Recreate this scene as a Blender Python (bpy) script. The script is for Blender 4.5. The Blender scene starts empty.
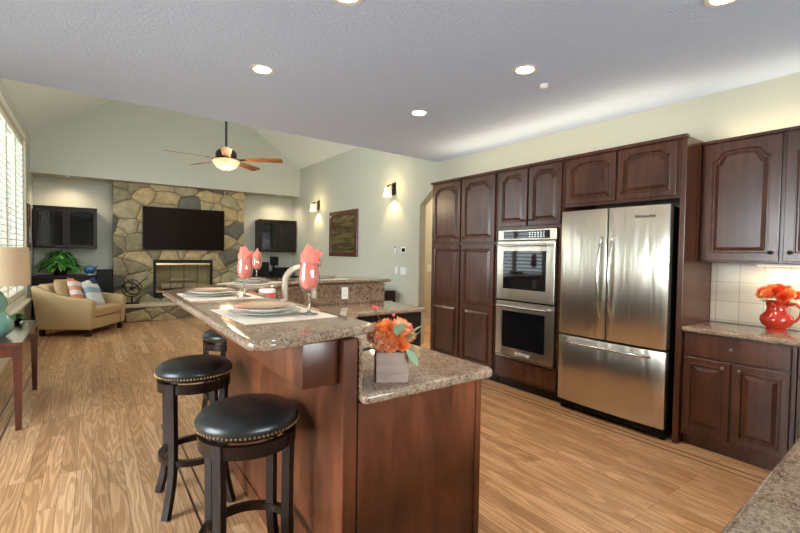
import bpy, bmesh, math, random
from mathutils import Vector, Matrix
random.seed(7)
PI = math.pi
SC = bpy.context.scene
COL = SC.collection

# ------------------------------------------------------------------ camera
H = 1.43
yaw, pit, rol = (math.radians(a) for a in (35.432, -1.705, 0.845))
fw = Vector((math.sin(yaw)*math.cos(pit), math.cos(yaw)*math.cos(pit), math.sin(pit)))
rt = Vector((math.cos(yaw), -math.sin(yaw), 0)); up = rt.cross(fw)
rt2 = rt*math.cos(rol) + up*math.sin(rol); up2 = -rt*math.sin(rol) + up*math.cos(rol)
cam_d = bpy.data.cameras.new('camera'); cam = bpy.data.objects.new('camera', cam_d); COL.objects.link(cam)
m = Matrix.Identity(4)
for i in range(3):
    m[i][0], m[i][1], m[i][2] = rt2[i], up2[i], -fw[i]
m[2][3] = H
cam.matrix_world = m
cam_d.sensor_width = 36; cam_d.lens = 434.45*36/800; cam_d.clip_start = 0.03
SC.camera = cam

# ------------------------------------------------------------------ light and exposure
SC.view_settings.view_transform = 'Standard'; SC.view_settings.look = 'None'
SC.view_settings.gamma = 1; SC.view_settings.use_curve_mapping = False
SC.view_settings.exposure = 0.38
SC.cycles.max_bounces = 8; SC.cycles.diffuse_bounces = 5; SC.cycles.glossy_bounces = 4
SC.cycles.transmission_bounces = 8; SC.cycles.transparent_max_bounces = 12
SC.cycles.sample_clamp_indirect = 4; SC.cycles.caustics_reflective = False; SC.cycles.caustics_refractive = False
W = bpy.data.worlds.new('sky'); SC.world = W; W.use_nodes = True
wn = W.node_tree; wn.nodes.clear()
wo = wn.nodes.new('ShaderNodeOutputWorld'); wb = wn.nodes.new('ShaderNodeBackground')
wg = wn.nodes.new('ShaderNodeTexCoord'); ws = wn.nodes.new('ShaderNodeSeparateXYZ'); wr = wn.nodes.new('ShaderNodeValToRGB')
wn.links.new(wg.outputs['Generated'], ws.inputs[0]); wn.links.new(ws.outputs['Z'], wr.inputs[0])
wr.color_ramp.elements[0].color = (0.80, 0.92, 1.0, 1); wr.color_ramp.elements[1].color = (0.45, 0.68, 1.0, 1)
wn.links.new(wr.outputs[0], wb.inputs[0]); wb.inputs[1].default_value = 0.8
wn.links.new(wb.outputs[0], wo.inputs[0])

def area(name, loc, direc, sx, sy, power, color, spread=PI):
    d = bpy.data.lights.new(name, 'AREA'); d.shape = 'RECTANGLE'; d.size = sx; d.size_y = sy
    d.energy = power; d.color = color; d.spread = spread
    o = bpy.data.objects.new(name, d); COL.objects.link(o); o.location = loc
    o.rotation_euler = Vector(direc).to_track_quat('-Z', 'Z').to_euler()
    return o
DAY = (0.86, 0.95, 1.0)
area('daylight_family_window', (-2.3, 7.6, 2.1), (1, 0, -0.1), 4.4, 3.2, 230, DAY)
area('added_loft_fill', (1.66, 4.40, 3.75), (0, 1, -0.25), 2.6, 1.1, 72, DAY)  # added fill for the vaulted room, through a made-up high window
area('daylight_nook_window', (-3.3, 2.0, 1.7), (1, 0, 0.25), 3.6, 2.2, 680, DAY)
area('added_back_fill', (1.6, -2.95, 1.75), (0, 1, 0.25), 2.6, 1.4, 360, DAY)  # added fill light behind the camera, through an unseen back-wall window
WARM = (1.0, 0.79, 0.50)

# ------------------------------------------------------------------ materials
def new_mat(name):
    mt = bpy.data.materials.new(name); mt.use_nodes = True
    nt = mt.node_tree; b = nt.nodes['Principled BSDF']
    return mt, nt, b
def simple(name, col, rough=0.5, metal=0.0, coat=0.0, spec=None, emit=None, es=0, sub=0):
    mt, nt, b = new_mat(name)
    b.inputs['Base Color'].default_value = (*col, 1); b.inputs['Roughness'].default_value = rough
    b.inputs['Metallic'].default_value = metal; b.inputs['Coat Weight'].default_value = coat
    b.inputs['Coat Roughness'].default_value = 0.12
    if spec is not None: b.inputs['Specular IOR Level'].default_value = spec
    if emit: b.inputs['Emission Color'].default_value = (*emit, 1); b.inputs['Emission Strength'].default_value = es
    return mt
def N(nt, t, **k):
    n = nt.nodes.new(t)
    for a, v in k.items(): setattr(n, a, v)
    return n
def coords(nt, scale=(1, 1, 1), rot=(0, 0, 0)):
    tc = N(nt, 'ShaderNodeTexCoord'); mp = N(nt, 'ShaderNodeMapping')
    mp.inputs['Scale'].default_value = scale; mp.inputs['Rotation'].default_value = rot
    nt.links.new(tc.outputs['Object'], mp.inputs[0]); return mp.outputs[0]
def noise(nt, vec, scale, detail=4, rough=0.5, dist=0.0):
    n = N(nt, 'ShaderNodeTexNoise'); n.inputs['Scale'].default_value = scale; n.inputs['Detail'].default_value = detail
    n.inputs['Roughness'].default_value = rough; n.inputs['Distortion'].default_value = dist
    nt.links.new(vec, n.inputs['Vector']); return n
def ramp(nt, fac, stops, interp='LINEAR'):
    r = N(nt, 'ShaderNodeValToRGB'); cr = r.color_ramp; cr.interpolation = interp
    while len(cr.elements) < len(stops): cr.elements.new(0.5)
    for e, (p, c) in zip(cr.elements, stops): e.position = p; e.color = (*c, 1)
    nt.links.new(fac, r.inputs[0]); return r
def bump(nt, b, h, strength=0.3, dist=0.01):
    bp = N(nt, 'ShaderNodeBump'); bp.inputs['Strength'].default_value = strength; bp.inputs['Distance'].default_value = dist
    nt.links.new(h, bp.inputs['Height']); nt.links.new(bp.outputs[0], b.inputs['Normal'])
def mixc(nt, fac, a, b_, mode='MIX'):
    mx = N(nt, 'ShaderNodeMix', data_type='RGBA', blend_type=mode)
    if isinstance(fac, float): mx.inputs[0].default_value = fac
    else: nt.links.new(fac, mx.inputs[0])
    for s, i in ((a, 6), (b_, 7)):
        if isinstance(s, tuple): mx.inputs[i].default_value = (*s, 1)
        else: nt.links.new(s, mx.inputs[i])
    return mx.outputs[2]

def wood(name, c1, c2, scale=(14, 14, 1.2), rough=0.27, coat=0.12, blotch=0.25):
    mt, nt, b = new_mat(name); v = coords(nt, scale)
    n = noise(nt, v, 2.0, 6, 0.6, 0.6); v2 = coords(nt, (2, 2, 1.2)); n2 = noise(nt, v2, 1.7, 3)
    r = ramp(nt, n.outputs[0], [(0.3, c1), (0.7, c2)])
    r2 = ramp(nt, n2.outputs[0], [(0.38, (1-blotch, 1-blotch*1.05, 1-blotch*1.1)), (0.66, (1+blotch*0.6, 1+blotch*0.55, 1+blotch*0.5))])
    nt.links.new(mixc(nt, 1.0, r.outputs[0], r2.outputs[0], 'MULTIPLY'), b.inputs['Base Color'])
    b.inputs['Roughness'].default_value = rough; b.inputs['Coat Weight'].default_value = coat; b.inputs['Coat Roughness'].default_value = 0.18
    bump(nt, b, n.outputs[0], 0.05, 0.002)
    return mt
M = {}
M['espresso'] = wood('espresso_wood', (0.058, 0.020, 0.010), (0.108, 0.036, 0.018))
M['cherry'] = wood('cherry_wood', (0.085, 0.025, 0.011), (0.20, 0.064, 0.027), scale=(5, 5, 0.9), blotch=0.5, rough=0.34)
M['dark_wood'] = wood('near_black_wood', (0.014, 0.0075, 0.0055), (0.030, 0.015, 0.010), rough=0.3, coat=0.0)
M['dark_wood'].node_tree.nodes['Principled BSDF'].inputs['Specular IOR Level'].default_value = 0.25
M['table_wood'] = wood('mahogany_wood', (0.06, 0.016, 0.012), (0.12, 0.032, 0.02), coat=0.7, rough=0.2)
M['blade_wood'] = wood('fan_blade_wood', (0.20, 0.085, 0.03), (0.36, 0.17, 0.07), scale=(2, 14, 14))

def m_wall():
    mt, nt, b = new_mat('sage_wall_paint'); v = coords(nt)
    n = noise(nt, v, 90, 3); b.inputs['Base Color'].default_value = (0.495, 0.497, 0.42, 1); b.inputs['Roughness'].default_value = 0.75
    bump(nt, b, n.outputs[0], 0.12, 0.003); return mt
M['wall'] = m_wall()
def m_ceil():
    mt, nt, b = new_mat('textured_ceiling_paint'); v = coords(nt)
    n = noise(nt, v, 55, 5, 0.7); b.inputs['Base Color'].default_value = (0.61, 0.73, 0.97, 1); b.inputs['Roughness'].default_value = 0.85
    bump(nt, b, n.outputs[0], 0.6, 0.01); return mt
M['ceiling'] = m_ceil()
M['vault'] = simple('vault_paint', (0.74, 0.80, 0.79), 0.8)
M['hall_wall'] = simple('hall_wall_paint', (0.58, 0.53, 0.42), 0.8)
M['trim'] = simple('cream_trim', (0.72, 0.68, 0.56), 0.45)

def m_floor():
    mt, nt, b = new_mat('oak_strip_floor'); tc = N(nt, 'ShaderNodeTexCoord')
    sp = N(nt, 'ShaderNodeSeparateXYZ'); nt.links.new(tc.outputs['Object'], sp.inputs[0])
    cb = N(nt, 'ShaderNodeCombineXYZ'); nt.links.new(sp.outputs['Y'], cb.inputs[0]); nt.links.new(sp.outputs['X'], cb.inputs[1])
    br = N(nt, 'ShaderNodeTexBrick'); nt.links.new(cb.outputs[0], br.inputs['Vector'])
    br.inputs['Scale'].default_value = 1; br.inputs['Brick Width'].default_value = 1.15; br.inputs['Row Height'].default_value = 0.083
    br.inputs['Mortar Size'].default_value = 0.0011; br.inputs['Mortar Smooth'].default_value = 0.1; br.offset = 0.37; br.offset_frequency = 3
    br.inputs['Color1'].default_value = (0, 0, 0, 1); br.inputs['Color2'].default_value = (1, 1, 1, 1); br.inputs['Mortar'].default_value = (0.5, 0.5, 0.5, 1)
    tone = ramp(nt, br.outputs['Color'], [(0.0, (0.50, 0.275, 0.138)), (0.5, (0.64, 0.375, 0.20)), (1.0, (0.75, 0.475, 0.275))])
    # grain coordinates shifted per board
    ml = N(nt, 'ShaderNodeVectorMath', operation='MULTIPLY_ADD')
    nt.links.new(br.outputs['Color'], ml.inputs[0]); ml.inputs[1].default_value = (7, 3, 5); nt.links.new(tc.outputs['Object'], ml.inputs[2])
    mp = N(nt, 'ShaderNodeMapping'); mp.inputs['Scale'].default_value = (9, 0.75, 1); nt.links.new(ml.outputs[0], mp.inputs[0])
    g = noise(nt, mp.outputs[0], 1.0, 2, 0.4, 0.3)
    wv = N(nt, 'ShaderNodeMath', operation='MULTIPLY'); nt.links.new(g.outputs[0], wv.inputs[0]); wv.inputs[1].default_value = 75
    sn = N(nt, 'ShaderNodeMath', operation='SINE'); nt.links.new(wv.outputs[0], sn.inputs[0])
    rings = ramp(nt, sn.outputs[0], [(0.0, (0.79, 0.72, 0.64)), (0.22, (0.98, 0.98, 0.98)), (1, (1.03, 1.03, 1.03))])
    mp2 = N(nt, 'ShaderNodeMapping'); mp2.inputs['Scale'].default_value = (160, 5, 1); nt.links.new(ml.outputs[0], mp2.inputs[0])
    f = noise(nt, mp2.outputs[0], 1.0, 3); fr = ramp(nt, f.outputs[0], [(0.35, (0.80, 0.77, 0.72)), (0.6, (1.05, 1.05, 1.05))])
    c = mixc(nt, 1.0, tone.outputs[0], rings.outputs[0], 'MULTIPLY'); c = mixc(nt, 0.8, c, fr.outputs[0], 'MULTIPLY')
    c = mixc(nt, br.outputs['Fac'], c, (0.13, 0.065, 0.03))
    nt.links.new(c, b.inputs['Base Color']); b.inputs['Roughness'].default_value = 0.33; b.inputs['Coat Weight'].default_value = 0.25
    b.inputs['Coat Roughness'].default_value = 0.22
    bump(nt, b, br.outputs['Fac'], -0.25, 0.002); return mt
M['floor'] = m_floor()
M['inlay'] = simple('walnut_inlay', (0.07, 0.03, 0.015), 0.35)

def m_granite(name, stops, sc=1.0, rough=0.08):
    mt, nt, b = new_mat(name); v = coords(nt)
    n1 = noise(nt, v, 75*sc, 5, 0.7); n2 = noise(nt, v, 9*sc, 3, 0.6, 0.8)
    vo = N(nt, 'ShaderNodeTexVoronoi'); vo.inputs['Scale'].default_value = 210*sc; nt.links.new(v, vo.inputs['Vector'])
    sp = N(nt, 'ShaderNodeSeparateXYZ'); nt.links.new(vo.outputs['Color'], sp.inputs[0])
    a = N(nt, 'ShaderNodeMath', operation='MULTIPLY_ADD'); nt.links.new(sp.outputs[0], a.inputs[0]); a.inputs[1].default_value = 0.32
    nt.links.new(n1.outputs[0], a.inputs[2])
    a2 = N(nt, 'ShaderNodeMath', operation='MULTIPLY_ADD'); nt.links.new(n2.outputs[0], a2.inputs[0]); a2.inputs[1].default_value = 0.45
    nt.links.new(a.outputs[0], a2.inputs[2])
    r = ramp(nt, a2.outputs[0], stops)
    nt.links.new(r.outputs[0], b.inputs['Base Color']); b.inputs['Roughness'].default_value = rough
    b.inputs['Coat Weight'].default_value = 0.0
    return mt
M['granite'] = m_granite('brown_granite', [(0.62, (0.10, 0.06, 0.042)), (0.76, (0.21, 0.13, 0.085)), (0.88, (0.29, 0.20, 0.135)), (1.0, (0.37, 0.28, 0.20))])
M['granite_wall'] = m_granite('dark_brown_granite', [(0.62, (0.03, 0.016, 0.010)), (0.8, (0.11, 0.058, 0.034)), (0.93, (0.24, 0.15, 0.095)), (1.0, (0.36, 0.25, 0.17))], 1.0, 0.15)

def m_stone(name='field_stone', sc=(2.5, 2.5, 3.3)):
    mt, nt, b = new_mat(name); v = coords(nt, sc)
    wn_ = noise(nt, v, 0.9, 2); mx = N(nt, 'ShaderNodeVectorMath', operation='MULTIPLY_ADD')
    nt.links.new(wn_.outputs['Color'], mx.inputs[0]); mx.inputs[1].default_value = (0.45, 0.45, 0.45); nt.links.new(v, mx.inputs[2])
    e = N(nt, 'ShaderNodeTexVoronoi', feature='DISTANCE_TO_EDGE'); nt.links.new(mx.outputs[0], e.inputs['Vector']); e.inputs['Scale'].default_value = 1
    c = N(nt, 'ShaderNodeTexVoronoi', feature='F1'); nt.links.new(mx.outputs[0], c.inputs['Vector']); c.inputs['Scale'].default_value = 1
    for q in (e, c): q.inputs['Randomness'].default_value = 1.0
    sp = N(nt, 'ShaderNodeSeparateXYZ'); nt.links.new(c.outputs['Color'], sp.inputs[0])
    cr = ramp(nt, sp.outputs[0], [(0.0, (0.26, 0.23, 0.15)), (0.2, (0.42, 0.35, 0.21)), (0.4, (0.34, 0.31, 0.21)), (0.55, (0.47, 0.36, 0.20)), (0.7, (0.38, 0.34, 0.22)), (0.85, (0.12, 0.12, 0.10)), (1.0, (0.50, 0.31, 0.13))], 'CONSTANT')
    nn = noise(nt, coords(nt), 7, 6, 0.75); nr = ramp(nt, nn.outputs[0], [(0.3, (0.58, 0.54, 0.48)), (0.7, (1.35, 1.25, 1.08))])
    col = mixc(nt, 1.0, cr.outputs[0], nr.outputs[0], 'MULTIPLY')
    er = ramp(nt, e.outputs['Distance'], [(0.006, (0, 0, 0)), (0.026, (1, 1, 1))])
    col = mixc(nt, er.outputs[0], (0.07, 0.055, 0.035), col)
    nt.links.new(col, b.inputs['Base Color']); b.inputs['Roughness'].default_value = 0.6
    hr = ramp(nt, e.outputs['Distance'], [(0.0, (0, 0, 0)), (0.12, (0.85, 0.85, 0.85)), (0.4, (1, 1, 1))])
    ad = N(nt, 'ShaderNodeMath', operation='MULTIPLY_ADD'); nt.links.new(nn.outputs[0], ad.inputs[0]); ad.inputs[1].default_value = 0.5; nt.links.new(hr.outputs[0], ad.inputs[2])
    bump(nt, b, ad.outputs[0], 0.8, 0.035); return mt
M['stone'] = m_stone()
M['slab'] = simple('hearth_slab_stone', (0.56, 0.49, 0.36), 0.6)

def m_steel():
    mt, nt, b = new_mat('brushed_stainless'); b.inputs['Metallic'].default_value = 1
    b.inputs['Base Color'].default_value = (0.64, 0.59, 0.50, 1); b.inputs['Roughness'].default_value = 0.30
    v = coords(nt, (1, 3.6, 0.45)); n = noise(nt, v, 2.0, 2, 0.4, 0.6); bump(nt, b, n.outputs[0], 0.55, 0.03)
    b.inputs['Anisotropic'].default_value = 0.4
    return mt
M['steel'] = m_steel()
M['steel_plain'] = simple('satin_steel', (0.66, 0.64, 0.60), 0.22, 1)
M['nickel'] = simple('brushed_nickel', (0.48, 0.41, 0.31), 0.4, 0.4)
M['black_glass'] = simple('black_glass', (0.006, 0.006, 0.007), 0.04)
M['tv_glass'] = simple('television_screen', (0.012, 0.006, 0.004), 0.28, spec=0.03)
M['black'] = simple('black_plastic', (0.008, 0.008, 0.008), 0.45, spec=0.2)
M['display'] = simple('oven_display', (0.02, 0.03, 0.03), 0.1)
M['iron'] = simple('dark_iron', (0.018, 0.014, 0.012), 0.5, 0.6)
M['bronze'] = simple('dark_bronze', (0.05, 0.03, 0.02), 0.35, 0.8)
M['knob'] = simple('bronze_knob', (0.22, 0.16, 0.12), 0.3, 0.9)
M['leather'] = simple('black_leather', (0.014, 0.015, 0.015), 0.36, 0, 0.1)
M['brass'] = simple('antique_brass', (0.62, 0.46, 0.24), 0.3, 1)
M['white'] = simple('white_plastic', (0.78, 0.78, 0.75), 0.4)
M['plate_w'] = simple('white_porcelain', (0.86, 0.82, 0.74), 0.12, 0, 0.5)
M['plate_b'] = simple('pale_blue_porcelain', (0.70, 0.73, 0.71), 0.15, 0, 0.5)
M['plate_g'] = simple('cream_glaze', (0.74, 0.52, 0.38), 0.15, 0, 0.5)
M['mat'] = simple('ivory_placemat', (0.74, 0.66, 0.56), 0.7)
M['coral'] = simple('coral_napkin', (0.90, 0.23, 0.17), 0.7)
M['jar_red'] = simple('red_orange_filling', (0.80, 0.07, 0.03), 0.3, 0, 0.5)
M['pitcher'] = simple('red_glaze', (0.45, 0.03, 0.012), 0.12, 0, 0.4)
M['petal'] = simple('orange_petals', (1.0, 0.36, 0.11), 0.6)
M['petal_r'] = simple('red_orange_petals', (0.85, 0.10, 0.02), 0.6)
M['petal_p'] = simple('peach_petals', (1.0, 0.52, 0.28), 0.6)
M['berry'] = simple('pink_berries', (0.75, 0.07, 0.09), 0.4)
M['leaf'] = simple('green_leaf', (0.07, 0.27, 0.04), 0.45)
M['leaf_pale'] = simple('sage_leaf', (0.24, 0.38, 0.24), 0.6)
M['stemw'] = simple('brown_twig', (0.12, 0.07, 0.03), 0.7)
M['celadon'] = simple('celadon_glaze', (0.20, 0.44, 0.36), 0.1, 0, 0.8)
M['fabric'] = simple('tan_microfibre', (0.46, 0.32, 0.165), 0.85)
M['blue_glass'] = simple('blue_art_glass', (0.02, 0.10, 0.25), 0.06, 0, 0.8)
M['speaker'] = simple('speaker_black', (0.006, 0.006, 0.006), 0.6, spec=0.15)
M['brick'] = simple('firebox_brick', (0.55, 0.50, 0.36), 0.8)
M['log'] = simple('ceramic_log', (0.60, 0.54, 0.42), 0.85)
M['grey_wood'] = wood('whitewashed_planks', (0.28, 0.19, 0.155), (0.44, 0.33, 0.28), scale=(2, 2, 18), rough=0.7, coat=0)
M['towel'] = simple('cream_cloth', (0.75, 0.68, 0.5), 0.8)
def m_shade():
    mt, nt, b = new_mat('linen_shade'); v = coords(nt, (1, 1, 90)); n = noise(nt, v, 3, 2)
    r = ramp(nt, n.outputs[0], [(0.3, (0.74, 0.54, 0.33)), (0.7, (0.80, 0.61, 0.39))]); nt.links.new(r.outputs[0], b.inputs['Base Color'])
    b.inputs['Roughness'].default_value = 0.8; return mt
M['shade'] = m_shade()
def m_glass(name, col=(1, 1, 1), ior=1.45):
    mt, nt, b = new_mat(name); nt.nodes.remove(b); o = nt.nodes['Material Output']
    tr = N(nt, 'ShaderNodeBsdfTransparent'); tr.inputs[0].default_value = (*col, 1); gl = N(nt, 'ShaderNodeBsdfGlossy'); gl.inputs['Roughness'].default_value = 0.02
    lw = N(nt, 'ShaderNodeLayerWeight'); lw.inputs[0].default_value = 0.5; mx = N(nt, 'ShaderNodeMixShader')
    pw = N(nt, 'ShaderNodeMath', operation='POWER'); nt.links.new(lw.outputs['Facing'], pw.inputs[0]); pw.inputs[1].default_value = 3
    fr = N(nt, 'ShaderNodeMath', operation='MULTIPLY_ADD'); nt.links.new(pw.outputs[0], fr.inputs[0]); fr.inputs[1].default_value = 0.75; fr.inputs[2].default_value = (ior-1)*0.07
    nt.links.new(fr.outputs[0], mx.inputs[0]); nt.links.new(tr.outputs[0], mx.inputs[1]); nt.links.new(gl.outputs[0], mx.inputs[2]); nt.links.new(mx.outputs[0], o.inputs[0])
    return mt
M['glass'] = m_glass('clear_glass', (0.985, 0.985, 0.985), 2.0)
M['stem_glass'] = simple('solid_glass', (1, 1, 1), 0.02); M['stem_glass'].node_tree.nodes['Principled BSDF'].inputs['Transmission Weight'].default_value = 1.0
M['pane'] = m_glass('window_pane_glass', (0.97, 0.98, 0.98), 1.4)
M['smoked'] = m_glass('smoked_glass', (0.9, 0.88, 0.82), 1.5)
M['lamp_glow'] = simple('lit_lamp_glass', (0.55, 0.42, 0.28), 0.4, emit=(1.0, 0.66, 0.36), es=0.55)
M['can_glow'] = simple('recessed_bulb', (1, 0.95, 0.85), 0.4, emit=(1.0, 0.90, 0.70), es=6)
M['sconce_glow'] = simple('lit_sconce_glass', (0.6, 0.5, 0.3), 0.4, emit=(1.0, 0.72, 0.36), es=1.5)
def m_tile():
    mt, nt, b = new_mat('cream_tile'); tc = N(nt, 'ShaderNodeTexCoord'); sp = N(nt, 'ShaderNodeSeparateXYZ'); nt.links.new(tc.outputs['Object'], sp.inputs[0])
    cb = N(nt, 'ShaderNodeCombineXYZ'); nt.links.new(sp.outputs['Y'], cb.inputs[0]); nt.links.new(sp.outputs['Z'], cb.inputs[1])
    br = N(nt, 'ShaderNodeTexBrick'); nt.links.new(cb.outputs[0], br.inputs['Vector']); br.offset = 0
    br.inputs['Scale'].default_value = 1; br.inputs['Brick Width'].default_value = 0.155; br.inputs['Row Height'].default_value = 0.155
    br.inputs['Mortar Size'].default_value = 0.003; br.inputs['Color1'].default_value = (0.72, 0.66, 0.54, 1); br.inputs['Color2'].default_value = (0.66, 0.61, 0.50, 1)
    br.inputs['Mortar'].default_value = (0.42, 0.38, 0.31, 1)
    nt.links.new(br.outputs['Color'], b.inputs['Base Color']); b.inputs['Roughness'].default_value = 0.25; bump(nt, b, br.outputs['Fac'], -0.4, 0.004); return mt
M['tile'] = m_tile()
def m_stripe(name, cols, scale, axis='X'):
    mt, nt, b = new_mat(name); tc = N(nt, 'ShaderNodeTexCoord'); sp = N(nt, 'ShaderNodeSeparateXYZ'); nt.links.new(tc.outputs['Object'], sp.inputs[0])
    a = N(nt, 'ShaderNodeMath', operation='MULTIPLY'); nt.links.new(sp.outputs[axis], a.inputs[0]); a.inputs[1].default_value = scale
    a3 = N(nt, 'ShaderNodeMath', operation='ADD'); nt.links.new(a.outputs[0], a3.inputs[0]); a3.inputs[1].default_value = 0.5
    f = N(nt, 'ShaderNodeMath', operation='FRACT'); nt.links.new(a3.outputs[0], f.inputs[0])
    r = ramp(nt, f.outputs[0], [(i/len(cols), c) for i, c in enumerate(cols)], 'CONSTANT'); nt.links.new(r.outputs[0], b.inputs['Base Color'])
    b.inputs['Roughness'].default_value = 0.85; return mt
M['pillow_coral'] = m_stripe('coral_white_stripe', [(0.72, 0.24, 0.17), (0.75, 0.72, 0.66), (0.70, 0.30, 0.22), (0.75, 0.72, 0.66)], 3.2, 'Z')
M['pillow_blue'] = m_stripe('blue_white_cloth', [(0.66, 0.70, 0.68), (0.66, 0.70, 0.68), (0.30, 0.42, 0.50), (0.70, 0.72, 0.70)], 2.4, 'Z')
M['pillow_navy'] = m_stripe('navy_white_cloth', [(0.02, 0.035, 0.10), (0.6, 0.6, 0.6), (0.02, 0.035, 0.10)], 3.5, 'X')
def m_art():
    mt, nt, b = new_mat('olive_abstract_canvas'); v = coords(nt, (1, 1.2, 9)); n = noise(nt, v, 1.3, 6, 0.7, 0.4)
    r = ramp(nt, n.outputs[0], [(0.3, (0.015, 0.013, 0.007)), (0.48, (0.07, 0.055, 0.02)), (0.58, (0.16, 0.12, 0.05)), (0.72, (0.03, 0.025, 0.012))])
    nt.links.new(r.outputs[0], b.inputs['Base Color']); b.inputs['Roughness'].default_value = 0.25; return mt
M['art'] = m_art()
M['grass'] = simple('lawn', (0.10, 0.22, 0.05), 0.9)

# ------------------------------------------------------------------ mesh helpers
class MB:
    def __init__(s): s.b = bmesh.new(); s.mats = []; s.mi = 0
    def _add(s, verts, mat=None):
        if mat: bmesh.ops.transform(s.b, matrix=mat, verts=verts)
    def faces(s, verts, faces):
        vs = [s.b.verts.new(v) for v in verts]; out = []
        for f in faces:
            try: out.append(s.b.faces.new([vs[i] for i in f]))
            except ValueError: pass
        for f in out: f.material_index = s.mi
        return vs
    def box(s, x0, x1, y0, y1, z0, z1, bev=0.0, seg=2, mat=None):
        r = bmesh.ops.create_cube(s.b, size=1); vs = r['verts']
        bmesh.ops.transform(s.b, matrix=Matrix.Translation(((x0+x1)/2, (y0+y1)/2, (z0+z1)/2)) @ Matrix.Diagonal((abs(x1-x0), abs(y1-y0), abs(z1-z0), 1)), verts=vs)
        fs = list({f for v in vs for f in v.link_faces})
        if bev > 0:
            es = list({e for v in vs for e in v.link_edges})
            rr = bmesh.ops.bevel(s.b, geom=es, offset=bev, segments=seg, affect='EDGES', profile=0.5); vs = list({v for f in rr['faces'] for v in f.verts} | {v for v in vs if v.is_valid})
        for v in vs:
            for f in v.link_faces: f.material_index = s.mi
        s._add(vs, mat); return s
    def prism(s, pts, a0, a1, axis='z', mat=None):
        """polygon pts extruded between a0 and a1 along axis; pts in the two other axes (xy, xz or yz)"""
        def P(p, a): return {'z': (p[0], p[1], a), 'y': (p[0], a, p[1]), 'x': (a, p[0], p[1])}[axis]
        n = len(pts); v = [P(p, a0) for p in pts] + [P(p, a1) for p in pts]
        f = [list(range(n)), list(range(2*n-1, n-1, -1))] + [[i, (i+1) % n, n+(i+1) % n, n+i] for i in range(n)]
        vs = s.faces(v, f); s._add(vs, mat); return s
    def lathe(s, prof, seg=32, mat=None, sq=1.0):
        rows = []
        for r, z in prof:
            rows.append([s.b.verts.new((r*math.cos(2*PI*i/seg), r*math.sin(2*PI*i/seg)*sq, z)) for i in range(seg)] if r > 1e-6 else [s.b.verts.new((0, 0, z))])
        for A, B in zip(rows, rows[1:]):
            for i in range(seg):
                j = (i+1) % seg
                if len(A) == 1 and len(B) == 1: continue
                if len(A) == 1: f = s.b.faces.new((A[0], B[j], B[i]))
                elif len(B) == 1: f = s.b.faces.new((A[i], A[j], B[0]))
                else: f = s.b.faces.new((A[i], A[j], B[j], B[i]))
                f.material_index = s.mi
        for R in (rows[0], rows[-1]):
            if len(R) > 2 and s.cap: 
                f = s.b.faces.new(R); f.material_index = s.mi
        s._add([v for R in rows for v in R], mat); return s
    cap = True
    def tube(s, pts, r, seg=10, closed=False, mat=None):
        pts = [Vector(p) for p in pts]; n = len(pts); rows = []
        rr = r if isinstance(r, (list, tuple)) else [r]*n
        prev = None
        for i, p in enumerate(pts):
            if closed: t = pts[(i+1) % n]-pts[i-1]
            else: t = pts[min(i+1, n-1)]-pts[max(i-1, 0)]
            t.normalize()
            if prev is None:
                a = Vector((0, 0, 1)) if abs(t.z) < 0.9 else Vector((1, 0, 0))
                u = t.cross(a).normalized()
            else: u = (prev - t*prev.dot(t)).normalized()
            prev = u; w = t.cross(u)
            rows.append([s.b.verts.new(p + u*rr[i]*math.cos(2*PI*k/seg) + w*rr[i]*math.sin(2*PI*k/seg)) for k in range(seg)])
        L = list(zip(rows, rows[1:])) + ([(rows[-1], rows[0])] if closed else [])
        for A, B in L:
            for k in range(seg):
                f = s.b.faces.new((A[k], A[(k+1) % seg], B[(k+1) % seg], B[k])); f.material_index = s.mi
        if not closed:
            for R in (rows[0], rows[-1]): f = s.b.faces.new(R); f.material_index = s.mi
        s._add([v for R in rows for v in R], mat); return s
    def bar(s, pts, w, h, mat=None):
        """rectangular-section bar along pts (w along side, h along other)"""
        pts = [Vector(p) for p in pts]; rows = []; n = len(pts)
        for i, p in enumerate(pts):
            t = (pts[min(i+1, n-1)]-pts[max(i-1, 0)]).normalized()
            side = Vector((-p.y, p.x, 0)); side = side.normalized() if side.length > 1e-6 else Vector((0, 1, 0))
            o = t.cross(side).normalized()
            rows.append([s.b.verts.new(p + side*a*w/2 + o*b*h/2) for a, b in ((-1, -1), (1, -1), (1, 1), (-1, 1))])
        for A, B in zip(rows, rows[1:]):
            for k in range(4): s.b.faces.new((A[k], A[(k+1) % 4], B[(k+1) % 4], B[k])).material_index = s.mi
        for R in (rows[0], rows[-1]): s.b.faces.new(R).material_index = s.mi
        s._add([v for R in rows for v in R], mat); return s
    def ball(s, c, rx, ry=None, rz=None, seg=16, mat=None):
        ry = ry or rx; rz = rz or rx
        r = bmesh.ops.create_uvsphere(s.b, u_segments=seg, v_segments=max(6, seg//2), radius=1); vs = r['verts']
        bmesh.ops.transform(s.b, matrix=Matrix.Translation(c) @ Matrix.Diagonal((rx, ry, rz, 1)), verts=vs)
        for v in vs:
            for f in v.link_faces: f.material_index = s.mi
        s._add(vs, mat); return s
    def build(s, name, mat, parent=None, smooth=False, angle=40, loc=None):
        bmesh.ops.recalc_face_normals(s.b, faces=s.b.faces)
        me = bpy.data.meshes.new(name)
        if smooth:
            for f in s.b.faces: f.smooth = True
            for e in s.b.edges:
                if len(e.link_faces) == 2 and e.calc_face_angle(0) > math.radians(angle): e.smooth = False
        s.b.to_mesh(me); s.b.free()
        o = bpy.data.objects.new(name, me); COL.objects.link(o)
        for mm in (mat if isinstance(mat, (list, tuple)) else [mat]): me.materials.append(M[mm] if isinstance(mm, str) else mm)
        if parent: o.parent = parent
        if loc: o.location = loc
        return o
class MO(MB):
    cap = False

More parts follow.
